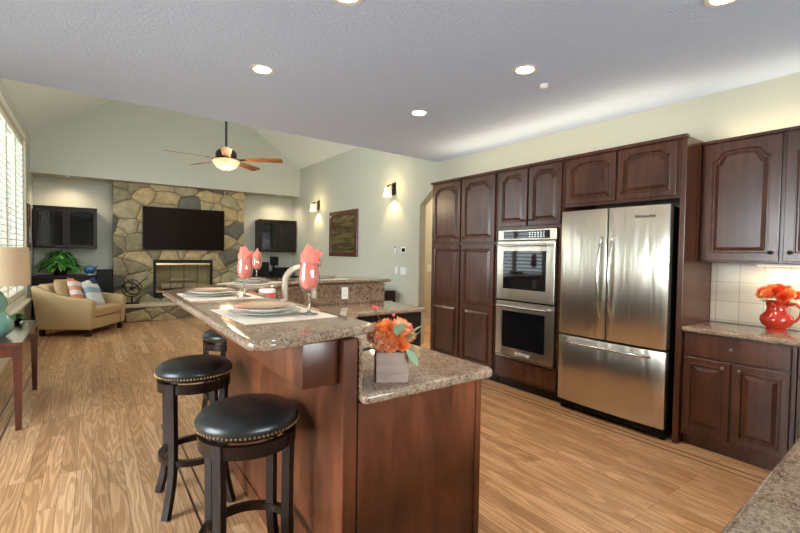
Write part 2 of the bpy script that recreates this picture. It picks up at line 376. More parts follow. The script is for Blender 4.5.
def thing(name, label, cat, loc=(0, 0, 0), rz=0, group=None):
    o = bpy.data.objects.new(name, None); COL.objects.link(o); o.location = loc; o.rotation_euler = (0, 0, rz)
    o.empty_display_size = 0.1
    o['label'] = label; o['category'] = cat
    if group: o['group'] = group
    return o
def tag(o, label, cat, group=None):
    o['label'] = label; o['category'] = cat
    if group: o['group'] = group
    return o
def struct(o, label=None):
    o['kind'] = 'structure'
    if label: o['label'] = label
    return o
def copy_tree(o, parent=None):
    c = o.copy(); COL.objects.link(c); c.parent = parent
    for ch in [x for x in bpy.data.objects if x.parent == o]: copy_tree(ch, c)
    return c
def rbox(*a, bev=0.003, seg=2): return MB().box(*a, bev=bev, seg=seg)
def bevel_mod(o, w, seg=3):
    md = o.modifiers.new('bevel', 'BEVEL'); md.width = w; md.segments = seg; md.limit_method = 'ANGLE'; md.angle_limit = math.radians(50)
    for p in o.data.polygons: p.use_smooth = True
    return o
def round_poly(pts, rads, seg=6):
    out = []; n = len(pts)
    for i, (p, r) in enumerate(zip(pts, rads)):
        p = Vector(p); a = Vector(pts[i-1]); b = Vector(pts[(i+1) % n])
        if r <= 0: out.append(tuple(p)); continue
        u = (a-p).normalized(); v = (b-p).normalized(); ang = u.angle(v); d = r/math.tan(ang/2)
        A = p+u*d; B = p+v*d; c = p+(u+v).normalized()*(r/math.sin(ang/2))
        a0 = math.atan2(*(A-c).yx); a1 = math.atan2(*(B-c).yx); da = (a1-a0+PI) % (2*PI)-PI
        out += [(c.x+r*math.cos(a0+da*k/seg), c.y+r*math.sin(a0+da*k/seg)) for k in range(seg+1)]
    return out
def countertop(name, pts, rads, z1, th, parent=None, mat='granite'):
    o = MB().prism(round_poly(pts, rads), z1-th, z1, 'z').build(name, mat, parent)
    return bevel_mod(o, min(th*0.42, 0.016), 4)

# ================================================================== STRUCTURE
LW, RW, GY, AY = -0.88, 4.20, 10.20, 10.70     # left wall, right wall, gable face, alcove back
CZ, EV, RX, RZ = 2.79, 3.47, 1.66, 5.21        # flat ceiling, eaves, ridge
NX, BY = -2.60, -2.50                          # nook wall, back wall
struct(MB().box(NX-0.1, 6.0, BY-0.1, AY+0.1, -0.1, 0).build('floor', 'floor'))
for i, (x, y0, y1) in enumerate(((3.553, 0.3, 4.4), (3.478, 0.3, 4.4), (-0.56, 0.8, 9.6), (-0.635, 0.8, 9.6), (0.535, 1.2, 3.9), (0.462, 1.2, 4.0))):
    struct(MB().box(x-0.006, x+0.006, y0, y1, -0.002, 0.0008).build('trim_%d' % (i+1), 'inlay'))
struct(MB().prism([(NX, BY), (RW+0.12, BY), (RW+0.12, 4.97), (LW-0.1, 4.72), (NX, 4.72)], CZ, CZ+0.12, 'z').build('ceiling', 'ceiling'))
c = MB()
c.prism([(LW-0.12, EV-0.083), (RX, RZ), (RX, RZ+0.12), (LW-0.12, EV+0.05)], 4.7, AY+0.1, 'y')
c.prism([(RW+0.12, EV-0.083), (RX, RZ), (RX, RZ+0.12), (RW+0.12, EV+0.05)], 4.7, AY+0.1, 'y')
struct(c.build('ceiling_vault', 'vault'))
lf = MB()  # wall over the flat ceiling, opening cut for the added loft window
for pl_ in ([(LW-0.1, CZ+0.12), (0.36, CZ+0.12), (0.36, 4.32), (LW-0.1, EV)], [(RW+0.12, CZ+0.12), (RW+0.12, EV), (2.96, 4.32), (2.96, CZ+0.12)],
            [(0.36, CZ+0.12), (2.96, CZ+0.12), (2.96, 3.2), (0.36, 3.2)], [(0.36, 4.32), (2.96, 4.32), (RX, RZ+0.05)]): lf.prism(pl_, 4.60, 4.70, 'y')
struct(lf.build('wall_loft', 'wall'))
struct(MB().prism([(LW, CZ), (RW, CZ), (RW, EV+0.02), (RX, RZ+0.05), (LW, EV+0.02)], GY, AY, 'y').build('wall_gable', 'wall'))
struct(MB().box(LW-0.12, RW+0.12, AY, AY+0.12, 0, EV+0.1).build('wall_far', 'wall'))
w = MB().box(RW, RW+0.12, BY, 4.5, 0, EV).box(RW, RW+0.12, 5.39, AY, 0, EV)
w.prism([(4.5, 2.19), (4.79, 2.40), (5.10, 2.40), (5.39, 2.19), (5.39, EV), (4.5, EV)], RW, RW+0.12, 'x')
struct(w.build('wall_right', 'wall'))
struct(MB().box(5.5, 5.6, 3.8, 8.2, 0, CZ).box(RW+0.12, 5.5, 3.7, 3.8, 0, CZ).box(RW+0.12, 5.5, 8.2, 8.3, 0, CZ).box(RW+0.12, 5.6, 3.7, 8.3, CZ, CZ+0.1).build('wall_hall', 'hall_wall'))
def wall_with_hole(name, axis, a0, a1, h0, h1, holes, zt):
    """wall slab between a0,a1 (thickness) running h0..h1 with one hole (lo,hi,zb,zt)"""
    lo, hi, zb, zh = holes
    b = MB()
    for (p, q, r, s_) in ((h0, lo, 0, zt), (hi, h1, 0, zt), (lo, hi, 0, zb), (lo, hi, zh, zt)):
        if axis == 'x': b.box(a0, a1, p, q, r, s_)
        else: b.box(p, q, a0, a1, r, s_)
    return struct(b.build(name, 'wall'))
wall_with_hole('wall_left', 'x', LW-0.12, LW, 4.4, AY, (5.95, 9.27, 0.68, 3.16), EV)
struct(MB().box(NX, LW-0.12, 4.4, 4.52, 0, CZ).build('wall_nook_return', 'wall'))
wall_with_hole('wall_nook', 'x', NX-0.12, NX, BY, 4.52, (0.3, 3.7, 0.35, 2.45), CZ)
wall_with_hole('wall_back', 'y', BY-0.12, BY, NX, RW+0.12, (0.5, 2.8, 1.10, 2.40), CZ)
struct(MB().box(LW, LW+0.018, 4.4, AY, 0, 0.14).build('baseboard_left', 'trim'))
struct(MB().box(RW-0.018, RW, 5.39, AY, 0, 0.12).build('baseboard_right', 'trim'))
struct(MB().box(5.482, 5.5, 3.8, 8.2, 0, 0.14).build('baseboard_hall', 'trim'))
g = MB().box(-40, 40, -40, 40, -0.5, -0.4).build('ground_outside', 'grass'); struct(g)

def shutter_window(n, axis, a, s, lo, hi, zb, zt, npan, mid=True):
    """window frame + plantation shutter panels; a = wall inner face, s = +1 if room lies on the + side"""
    root = bpy.data.objects.new('window_%d' % n, None); COL.objects.link(root); struct(root)
    def bx(b, h0, h1, d0, d1, z0, z1):
        d0, d1 = sorted((a+s*d0, a+s*d1))
        if axis == 'x': b.box(d0, d1, h0, h1, z0, z1)
        else: b.box(h0, h1, d0, d1, z0, z1)
    b = MB()
    for (p, q, r, t) in ((lo-0.07, lo, zb-0.07, zt+0.09), (hi, hi+0.07, zb-0.07, zt+0.09), (lo, hi, zt, zt+0.09), (lo, hi, zb-0.07, zb)): bx(b, p, q, -0.02, 0.025, r, t)
    b.build('window_frame', 'trim', root)
    b = MB(); bx(b, lo-0.1, hi+0.1, 0, 0.09, zb-0.10, zb-0.07); b.build('window_sill', 'trim', root)
    b = MB(); bx(b, lo, hi, -0.10, -0.094, zb, zt); b.build('pane', 'pane', root)
    wd = (hi-lo)/npan
    for k in range(npan):
        p0, p1 = lo+k*wd+0.004, lo+(k+1)*wd-0.004
        f = MB()
        bx(f, p0, p0+0.05, -0.045, -0.01, zb, zt); bx(f, p1-0.05, p1, -0.045, -0.01, zb, zt)
        rails = [(zb, zb+0.09), (zt-0.09, zt)] + ([((zb+zt)/2-0.04, (zb+zt)/2+0.04)] if mid else [])
        for r0, r1 in rails: bx(f, p0+0.05, p1-0.05, -0.045, -0.01, r0, r1)
        pan = f.build('shutter_panel', 'trim', root)
        L = MB(); z = zb+0.13
        while z < zt-0.12:
            if not (mid and abs(z-(zb+zt)/2) < 0.07):
                ca, sa = 0.034, 0.012
                pts = [(-0.028-ca, z+sa-0.004), (-0.028-ca, z+sa+0.004), (-0.028+ca, z-sa+0.004), (-0.028+ca, z-sa-0.004)]
                if axis == 'x': L.prism([(a+s*q, zz) for q, zz in pts], p0+0.05, p1-0.05, 'y')
                else: L.prism([(a+s*q, zz) for q, zz in pts], p0+0.05, p1-0.05, 'x')
            z += 0.083
        L.build('louvers', 'trim', pan)
    return root
shutter_window(1, 'x', LW, 1, 5.95, 9.27, 0.68, 3.16, 4, False)
shutter_window(2, 'x', NX, 1, 0.3, 3.7, 0.35, 2.45, 4)
shutter_window(3, 'y', BY, 1, 0.5, 2.8, 1.10, 2.40, 3, False)  # unseen back-wall window, put in to add light to the kitchen

lw_ = bpy.data.objects.new('window_4', None); COL.objects.link(lw_); struct(lw_)  # unseen window, made up as a source for the added vault light
b = MB()
for p, q, u_, v_ in ((0.36, 2.96, 3.2, 3.26), (0.36, 2.96, 4.26, 4.32), (0.36, 0.42, 3.26, 4.26), (2.90, 2.96, 3.26, 4.26), (1.64, 1.68, 3.26, 4.26)): b.box(p, q, 4.61, 4.72, u_, v_)
b.build('window_frame', 'trim', lw_)
MB().box(0.42, 2.90, 4.64, 4.646, 3.26, 4.26).build('pane', 'pane', lw_)

# ================================================================== CABINETRY
def door_mesh(u0, u1, v0, v1, cells, t=0.021, face='x-', stile=0.055, bm=None, glass=False):
    """raised-panel door. cells: list of (va, vb, arch height, top margin)"""
    b = bm or MB()
    def T(u, w, v): return (-w, u, v) if face == 'x-' else (u, -w, v)
    if not glass:
        if face == 'x-': b.box(-(t-0.012), 0, u0, u1, v0, v1)
        else: b.box(u0, u1, -(t-0.012), 0, v0, v1)
    NS = 22
    def loop(a0, a1, b0, b1, A, w):
        pts = [(a0, b0), (a1, b0)]
        for k in range(NS+1):
            s_ = 1-2*k/NS; u = (a0+a1)/2+s_*(a1-a0)/2
            q_ = max(0, min(1, (0.94-abs(s_))/0.34)); gg = q_*q_*(3-2*q_)*(0.62+0.38*(1-s_*s_))
            pts.append((u, b1-A*(1-gg)))
        return [T(p, w, q) for p, q in pts]
    for va, vb, A, _ in cells:
        i = 0.0035
        ls = [loop(u0, u1, va, vb, 0, t-0.012), loop(u0, u1, va, vb, 0, t-0.003), loop(u0+i, u1-i, va+i*(va == v0), vb-i*(vb == v1), 0, t)]
        sb = stile if va == v0 else stile*0.55
        st = stile if vb == v1 else stile*0.55
        def ins(d, w): return loop(u0+stile+d, u1-stile-d, va+sb+d, vb-st-d, A, w)
        if glass: ls += [ins(0, t), ins(0.006, t-0.012)]
        else: ls += [ins(-0.007, t), ins(-0.004, t+0.003), ins(0, t+0.003), ins(0.006, t-0.0115), ins(0.014, t-0.0115), ins(0.038, t-0.001), ins(0.040, t)]
        n = NS+3; verts = [p for l in ls for p in l]; fs = []
        for k in range(len(ls)-1):
            for j in range(n):
                fs.append([k*n+j, k*n+(j+1) % n, (k+1)*n+(j+1) % n, (k+1)*n+j])
        if not glass: fs.append([(len(ls)-1)*n+j for j in range(n)])
        b.faces(verts, fs)
    return b
def knob(parent, u, v, w, face='x-', mat='knob', r=0.014):
    prof = [(0.005, 0), (0.0045, 0.012), (0.009, 0.016), (r, 0.022), (r*0.95, 0.028), (r*0.5, 0.032), (0, 0.033)]
    R = Matrix.Rotation(-PI/2, 4, 'Y') if face == 'x-' else Matrix.Rotation(PI/2, 4, 'X')
    loc = Vector((-w, u, v)) if face == 'x-' else Vector((u, -w, v))
    return MB().lathe(prof, 14, mat=Matrix.Translation(loc) @ R).build('knob', 'iron' if v > 1 else mat, parent, smooth=True)
def add_door(parent, u0, u1, v0, v1, cells, kn=None, face='x-', mat='espresso', name='door', stile=0.055, off=0.0):
    b = door_mesh(u0, u1, v0, v1, cells, face=face, stile=stile)
    o = b.build(name, mat, parent, loc=((-off, 0, 0) if face == 'x-' else (0, -off, 0)))
    if kn: knob(o, kn[0], kn[1], 0.021, face)
    return o
# all kitchen-wall things: local x=0 is the face-frame plane, y and z world
FX = 3.66; TOP = 2.35
def carcass(parent, y0, y1, z0, z1, depth, name='carcass', fr=None, mat='espresso'):
    b = MB().box(0, depth, y0, y1, z0, z1, bev=0.002, seg=1)
    return b.build(name, mat, parent)
# --- pantry
t = thing('pantry_cabinet', 'tall espresso wood pantry cabinet with four arched and panelled doors beside the ovens', 'cabinet', (FX, 0, 0))
carcass(t, 3.300, 4.43, 0.10, TOP, RW-FX-0.005)
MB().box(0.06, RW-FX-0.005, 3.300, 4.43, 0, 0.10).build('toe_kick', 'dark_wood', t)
for (a, b_, k) in ((3.325, 3.855, 3.80), (3.880, 4.405, 3.93)):
    add_door(t, a, b_, 1.575, 2.325, [(1.575, 2.325, 0.055, 0)], (k, 1.63))
    add_door(t, a, b_, 0.125, 1.550, [(0.125, 0.82, 0, 0), (0.82, 1.550, 0, 0)], (k, 1.48))
MB().box(-0.03, 0.02, 3.296, 4.44, TOP-0.018, TOP+0.012, bev=0.006).build('crown_moulding', 'espresso', t)
# --- oven cabinet
OY0, OY1 = 2.470, 3.295
t = thing('oven_cabinet', 'espresso wood oven housing with two arched doors above and a drawer below', 'cabinet', (FX, 0, 0))
b = MB(); dp = RW-FX-0.005
b.box(0, dp, OY0, 2.520, 0.10, TOP).box(0, dp, 3.262, OY1, 0.10, TOP).box(0, dp, 2.520, 3.262, 1.702, TOP).box(0, dp, 2.520, 3.262, 0.10, 0.332).box(dp-0.02, dp, 2.52, 3.262, 0.332, 1.702)
b.build('carcass', 'espresso', t)
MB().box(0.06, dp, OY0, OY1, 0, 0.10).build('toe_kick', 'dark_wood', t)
add_door(t, 2.495, 2.870, 1.735, 2.325, [(1.735, 2.325, 0.055, 0)], (2.830, 1.79), stile=0.05)
add_door(t, 2.892, 3.270, 1.735, 2.325, [(1.735, 2.325, 0.055, 0)], (2.932, 1.79), stile=0.05)
d = MB().box(-0.020, 0, 2.500, 3.268, 0.130, 0.315, bev=0.005).build('drawer', 'espresso', t); knob(d, 2.885, 0.225, 0.020)
MB().box(-0.03, 0.02, OY0+0.002, OY1-0.002, TOP-0.018, TOP+0.012, bev=0.006).build('crown_moulding', 'espresso', t)
# --- double oven
t = thing('double_wall_oven', 'stainless double wall oven with black glass doors built into the espresso housing', 'oven', (FX, 0, 0))
MB().box(0.0, 0.45, 2.526, 3.256, 0.338, 1.696).build('oven_body', 'black', t)
cp = MB().box(-0.030, 0, 2.526, 3.256, 1.588, 1.696, bev=0.004).build('control_panel', 'steel', t)
MB().box(-0.0315, -0.028, 2.60, 3.18, 1.603, 1.682, bev=0.001, seg=1).build('display', 'black_glass', cp)
b = MB()
for i in range(6):
    for j in range(3): b.box(-0.0325, -0.031, 2.66+i*0.034, 2.675+i*0.034, 1.618+j*0.02, 1.626+j*0.02)
b.build('touch_keys', 'steel_plain', cp)
def oven_door(z0, z1, wz0, wz1, hz, badge):
    b = MB().box(-0.045, 0, 2.528, 3.254, z0, z1, bev=0.005)
    d = b.build('door', 'steel', t)
    MB().box(-0.0475, -0.040, 2.625, 3.165, wz0, wz1, bev=0.002, seg=1).build('window', 'black_glass', d)
    hb = MB().tube([(-0.095, 2.575, hz), (-0.098, 2.89, hz), (-0.095, 3.205, hz)], 0.012, 12)
    for y in (2.60, 3.18): hb.box(-0.098, -0.044, y-0.012, y+0.012, hz-0.010, hz+0.010, bev=0.003)
    hb.build('handle', 'steel_plain', d, smooth=True)
    return d
d1 = oven_door(0.958, 1.578, 1.075, 1.475, 1.535, False)
d2 = oven_door(0.360, 0.938, 0.452, 0.840, 0.895, True)
MB().box(-0.040, 0, 2.528, 3.254, 0.338, 0.352, bev=0.002, seg=1).build('vent_strip', 'steel_plain', t)
MB().box(-0.049, -0.044, 2.80, 2.98, 0.387, 0.417, bev=0.002, seg=1).build('name_badge', 'white', d2)
def lettering(txt, size, loc, parent, mat, name='logo_lettering', face='x-'):
    cu = bpy.data.curves.new(name, 'FONT'); cu.body = txt; cu.size = size; cu.extrude = 0.0006; cu.align_x = 'CENTER'
    tmp = bpy.data.objects.new('tmp_text', cu); COL.objects.link(tmp)
    bpy.context.view_layer.update()
    me = bpy.data.meshes.new_from_object(tmp.evaluated_get(bpy.context.evaluated_depsgraph_get()))
    bpy.data.objects.remove(tmp)
    o = bpy.data.objects.new(name, me); COL.objects.link(o); me.materials.clear(); me.materials.append(M[mat]); o.parent = parent
    o.location = loc; o.rotation_euler = (PI/2, 0, -PI/2); return o
lettering('KitchenAid', 0.026, (-0.0495, 2.89, 0.3945), d2, 'black')
# --- cabinet above fridge with end panel
t = thing('fridge_cabinet', 'espresso cabinet bridging over the refrigerator, two arched doors and tall side panel', 'cabinet', (FX, 0, 0))
MB().box(0, dp, 1.478, 2.466, 1.885, TOP, bev=0.002, seg=1).build('carcass', 'espresso', t)
MB().box(-0.005, dp, 1.437, 1.477, 0.0, TOP, bev=0.002, seg=1).build('side_panel', 'espresso', t)
add_door(t, 1.500, 1.955, 1.91, 2.325, [(1.91, 2.325, 0.045, 0)], (1.905, 1.965), stile=0.05)
add_door(t, 1.975, 2.445, 1.91, 2.325, [(1.91, 2.325, 0.045, 0)], (2.025, 1.965), stile=0.05)
MB().box(-0.03, 0.02, 1.43, 2.466, TOP-0.018, TOP+0.012, bev=0.006).build('crown_moulding', 'espresso', t)
# --- refrigerator
t = thing('refrigerator', 'stainless french door refrigerator with a bottom freezer drawer and bowed handles', 'refrigerator', (3.655, 0, 0))
FY0, FY1 = 1.512, 2.448
MB().box(0.0, 0.53, FY0+0.008, FY1-0.008, 0.03, 1.825).build('fridge_body', 'black', t)
def curved_front(y0, y1, z0, z1, name):
    n = 10; pts = []
    cy, hw = (FY0+FY1)/2, (FY1-FY0)/2
    for i in range(n+1):
        y = y0+(y1-y0)*i/n; q = (y-cy)/hw; pts.append((-0.062-0.018*(1-q*q), y))
    poly = pts+[(-0.004, y1), (-0.004, y0)]
    o = MB().prism(poly, z0, z1, 'z').build(name, 'steel', t)
    bevel_mod(o, 0.005, 2); return o
dl = curved_front(1.997, FY1, 0.715, 1.840, 'door'); dr = curved_front(FY0, 1.985, 0.715, 1.840, 'door')
dd = curved_front(FY0, FY1, 0.095, 0.698, 'freezer_drawer')
def bow(pts, par, mat='steel_plain'):
    return MB().tube(pts, [0.009]+[0.0125]*(len(pts)-2)+[0.009], 12).build('handle', mat, par, smooth=True)
for y, s_, par in ((2.040, 1, dl), (1.942, -1, dr)):
    bow([(-0.078-0.062*math.sin(PI*min(1, max(0, k/14)))**0.6, y, 0.90+0.70*k/14) for k in range(15)], par)
bow([(-0.070-0.062*math.sin(PI*k/14)**0.5, 1.62+0.745*k/14, 0.645) for k in range(15)], dd)
MB().box(-0.03, 0.0, FY0+0.02, FY1-0.02, 0.03, 0.09).build('toe_grille', 'black', t)
for y in (FY0+0.03, FY1-0.03):
    MB().lathe([(0.028, -0.02), (0.028, 0.02)], 14, mat=Matrix.Translation((0.0, y, 0.028)) @ Matrix.Rotation(PI/2, 4, 'X')).build('foot', 'black', t)
lettering('KitchenAid', 0.034, (-0.0785, 1.69, 1.745), dr, 'black')
# --- upper cabinets to the right
t = thing('upper_cabinet', 'espresso wall cabinet with an arched door over the red pitcher', 'cabinet', (3.93, 0, 0))
ud = RW-3.93-0.005
MB().box(0, ud, 0.425, 1.434, 1.400, 2.325, bev=0.002, seg=1).build('carcass', 'espresso', t)
add_door(t, 0.945, 1.415, 1.412, 2.305, [(1.412, 2.305, 0.075, 0)], (0.985, 1.475), stile=0.062)
add_door(t, 0.445, 0.920, 1.412, 2.305, [(1.412, 2.305, 0.075, 0)], (0.880, 1.475), stile=0.062)
MB().box(-0.03, 0.02, 0.425, 1.434, 2.310, 2.335, bev=0.006).build('crown_moulding', 'espresso', t)
# --- base cabinets to the right
t = thing('base_cabinet', 'espresso base cabinet with one wide drawer over two panelled doors', 'cabinet', (3.695, 0, 0))
bd = RW-3.695-0.005
MB().box(0, bd, 0.775, 1.434, 0.085, 0.872, bev=0.002, seg=1).build('carcass', 'espresso', t)
MB().box(0.045, bd, 0.775, 1.434, 0, 0.085).build('toe_kick', 'espresso', t)
dr_ = MB().box(-0.020, 0, 0.800, 1.420, 0.700, 0.862, bev=0.005).build('drawer', 'espresso', t); knob(dr_, 1.115, 0.785, 0.020)
add_door(t, 1.125, 1.420, 0.125, 0.685, [(0.125, 0.685, 0, 0)], (1.165, 0.645), stile=0.05)
add_door(t, 0.800, 1.110, 0.125, 0.685, [(0.125, 0.685, 0, 0)], (1.065, 0.645), stile=0.05)
t = thing('base_cabinet', 'narrow espresso base cabinet in the corner, mostly hidden by the near granite counter', 'cabinet', (3.695, 0, 0))
MB().box(0, bd, 0.255, 0.770, 0.085, 0.872, bev=0.002, seg=1).build('carcass', 'espresso', t)
add_door(t, 0.30, 0.755, 0.125, 0.862, [(0.125, 0.862, 0, 0)], None, stile=0.05)
t = thing('base_cabinet', 'long espresso base cabinet under the granite counter at the lower right corner', 'cabinet', (0, 0, 0))
MB().box(0.62, RW-0.005, -0.36, 0.25, 0.0, 0.872, bev=0.002, seg=1).build('carcass', 'espresso', t)
tag(countertop('granite_countertop', [(0.56, -0.40), (RW-0.004, -0.40), (RW-0.004, 1.434), (3.640, 1.434), (3.640, 0.450), (0.56, 0.285)], [0.03, 0, 0, 0, 0.02, 0.03], 0.914, 0.038),
    'brown speckled granite counter under the red pitcher, wrapping to the lower right corner', 'countertop')
tag(MB().box(RW-0.012, RW-0.001, -0.40, 1.434, 0.915, 1.399).build('tile_backsplash', 'tile'), 'cream square tile backsplash behind the red pitcher', 'backsplash')

# ================================================================== ISLAND / PENINSULA
BZ = 1.15
t = thing('kitchen_peninsula', 'cherry stained raised peninsula base with panelled end, standing behind the bar stools', 'kitchen island')
inner = [(0.745, 1.40), (0.745, 3.01), (1.62, 4.00), (2.60, 4.00)]
kw = [(0.745, 1.40), (0.805, 1.40), (0.805, 2.985), (1.645, 3.935), (2.585, 3.935), (2.585, 4.06), (1.60, 4.06), (0.745, 3.05)]
MB().prism(kw, 0.0, BZ-0.04, 'z').build('knee_wall', 'cherry', t)
MB().box(0.742, 0.800, 1.385, 1.402, 0.0, BZ-0.041, bev=0.002, seg=1).build('corner_post', 'cherry', t)
MB().box(0.735, 0.7445, 1.40, 3.0, 0.0, 0.085, bev=0.003, seg=1).build('skirting', 'cherry', t)
cb = MB().prism([(0.60, BZ-0.041), (0.60, 0.945), (0.7445, 0.945), (0.7445, BZ-0.041)], 1.425, 3.0, 'y').build('soffit_box', 'cherry', t)
bevel_mod(cb, 0.004, 2)
pts = [(0.806, 1.40), (1.44, 1.40), (1.44, 2.75), (1.86, 3.30), (2.60, 3.30), (2.60, 3.93), (1.645, 3.93), (0.806, 2.98)]
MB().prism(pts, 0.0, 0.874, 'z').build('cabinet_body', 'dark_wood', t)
MB().box(0.806, 1.440, 1.386, 1.399, 0.0, 0.874, bev=0.001, seg=1).build('end_panel', 'cherry', t)
MB().box(1.415, 1.446, 1.378, 1.386, 0.0, 0.874, bev=0.002, seg=1).build('edge_trim', 'cherry', t)
pf = MB().box(1.87, 2.597, 3.282, 3.299, 0.10, 0.69, bev=0.003, seg=1).build('door', 'dark_wood', t)
MB().box(1.87, 2.597, 3.282, 3.299, 0.705, 0.865, bev=0.003, seg=1).build('drawer', 'dark_wood', t)
tag(countertop('lower_countertop', [(0.806, 1.340), (1.505, 1.340), (1.505, 2.76), (1.885, 3.25), (2.640, 3.25), (2.640, 3.93), (1.66, 3.93), (0.806, 2.96)],
    [0, 0.05, 0.03, 0.03, 0.03, 0, 0, 0], 0.914, 0.040), 'lower granite counter of the peninsula holding the flower box', 'countertop')
bar_in = [(0.93, 1.45), (0.93, 3.24), (1.56, 3.95), (2.72, 3.965)]
bar_out = [(2.72, 4.50), (1.35, 4.50), (0.395, 3.36), (0.395, 1.318)]
tag(countertop('bar_countertop', bar_in+bar_out+[], [0.05, 0, 0, 0.03, 0.05, 0, 0.08, 0.07], BZ, 0.036), 'raised granite bar top of the peninsula set with plates and wine glasses', 'countertop')
s = MB().box(0.806, 0.820, 1.385, 2.97, 0.9145, BZ-0.0405)
s.prism([(0.806, 2.97), (0.82, 2.965), (1.655, 3.915), (1.655, 3.934), (1.645, 3.934)], 0.9145, BZ-0.0405, 'z').box(1.655, 2.585, 3.915, 3.934, 0.9145, BZ-0.0405)
bs = tag(s.build('granite_backsplash', 'granite_wall'), 'dark speckled granite backsplash between lower counter and raised bar', 'backsplash')
o = thing('wall_outlet', 'ivory electrical outlet on the speckled granite backsplash', 'outlet', (2.10, 3.914, 1.02))
MB().box(-0.036, 0.036, -0.006, 0, -0.06, 0.06, bev=0.003).build('cover_plate', 'white', o)
MB().box(-0.017, 0.017, -0.008, -0.005, -0.036, -0.008, bev=0.002).box(-0.017, 0.017, -0.008, -0.005, 0.008, 0.036, bev=0.002).build('socket', 'trim', o)
# faucet
t = thing('kitchen_faucet', 'brushed nickel gooseneck faucet rising behind the granite bar', 'faucet', (1.12, 2.98, 0.914))
MB().lathe([(0.030, 0), (0.030, 0.012), (0.022, 0.02), (0.019, 0.07)], 20).build('faucet_base', 'nickel', t, smooth=True)
p = [(0, 0, 0.06), (0, 0, 0.20), (0, 0, 0.30)]+[(0.105-0.105*math.cos(a), -0.03*math.sin(a/2), 0.30+0.105*math.sin(a)) for a in [PI*k/12 for k in range(1, 13)]]+[(0.21, -0.03, 0.26)]
MB().tube(p, 0.023, 14).build('gooseneck', 'nickel', t, smooth=True)
MB().lathe([(0.019, 0), (0.021, 0.03), (0.018, 0.09)], 16, mat=Matrix.Translation((0.21, -0.03, 0.18))).build('spray_head', 'nickel', t, smooth=True)
MB().tube([(0.02, 0, 0.05), (0.05, -0.02, 0.07), (0.09, -0.04, 0.11)], 0.007, 8).build('lever', 'nickel', t, smooth=True)
# red jar
t = thing('glass_jar', 'round jar of red sauce with a white lid behind the bar edge', 'jar', (1.0, 3.0, 0.9145))
MB().lathe([(0, 0), (0.055, 0), (0.060, 0.01), (0.060, 0.20), (0.050, 0.228)], 24).build('jar_body', 'jar_red', t, smooth=True)
MB().lathe([(0.054, 0.229), (0.056, 0.231), (0.056, 0.250), (0.052, 0.255), (0, 0.255)], 24).build('lid', 'white', t, smooth=True)

# ================================================================== PLACE SETTINGS
def placemat(x, y, rz, label, wx=0.40, wy=0.50):
    o = MB().box(-wx/2, wx/2, -wy/2, wy/2, 0.0, 0.003, bev=0.001, seg=1).build('placemat', 'mat', loc=(x, y, BZ+0.0005)); o.rotation_euler.z = rz
    tag(o, label, 'placemat', 'placemats on the bar'); return o
def plate(r, h, mat, x, y, z, label, name='dinner_plate'):
    pr = [(0, 0), (r*0.55, 0), (r*0.60, h*0.25), (r*0.97, h*0.85), (r, h), (r*0.96, h), (r*0.62, h*0.45), (0, h*0.35)]
    o = MB().lathe(pr, 48).build(name, mat, loc=(x, y, z), smooth=True); tag(o, label, 'plate', 'stacked plates on the bar'); return o
GLASS = [(0.0, 0.0), (0.040, 0.0), (0.040, 0.003), (0.012, 0.007), (0.006, 0.015), (0.0055, 0.085), (0.010, 0.094), (0.030, 0.105), (0.044, 0.130), (0.048, 0.155), (0.045, 0.195), (0.038, 0.232),
         (0.0365, 0.232), (0.0435, 0.195), (0.0465, 0.155), (0.0425, 0.131), (0.029, 0.108), (0.0, 0.101)]
def wine_glass(x, y, z, label):
    t = thing('wine_glass', label, 'wine glass', (x, y, z), random.random()*2, 'wine glasses on the bar')
    MB().lathe([p for p in GLASS[:7]], 24).build('stem', 'stem_glass', t, smooth=True)
    MO().lathe(GLASS[6:], 28).build('bowl', 'glass', t, smooth=True)
    return t
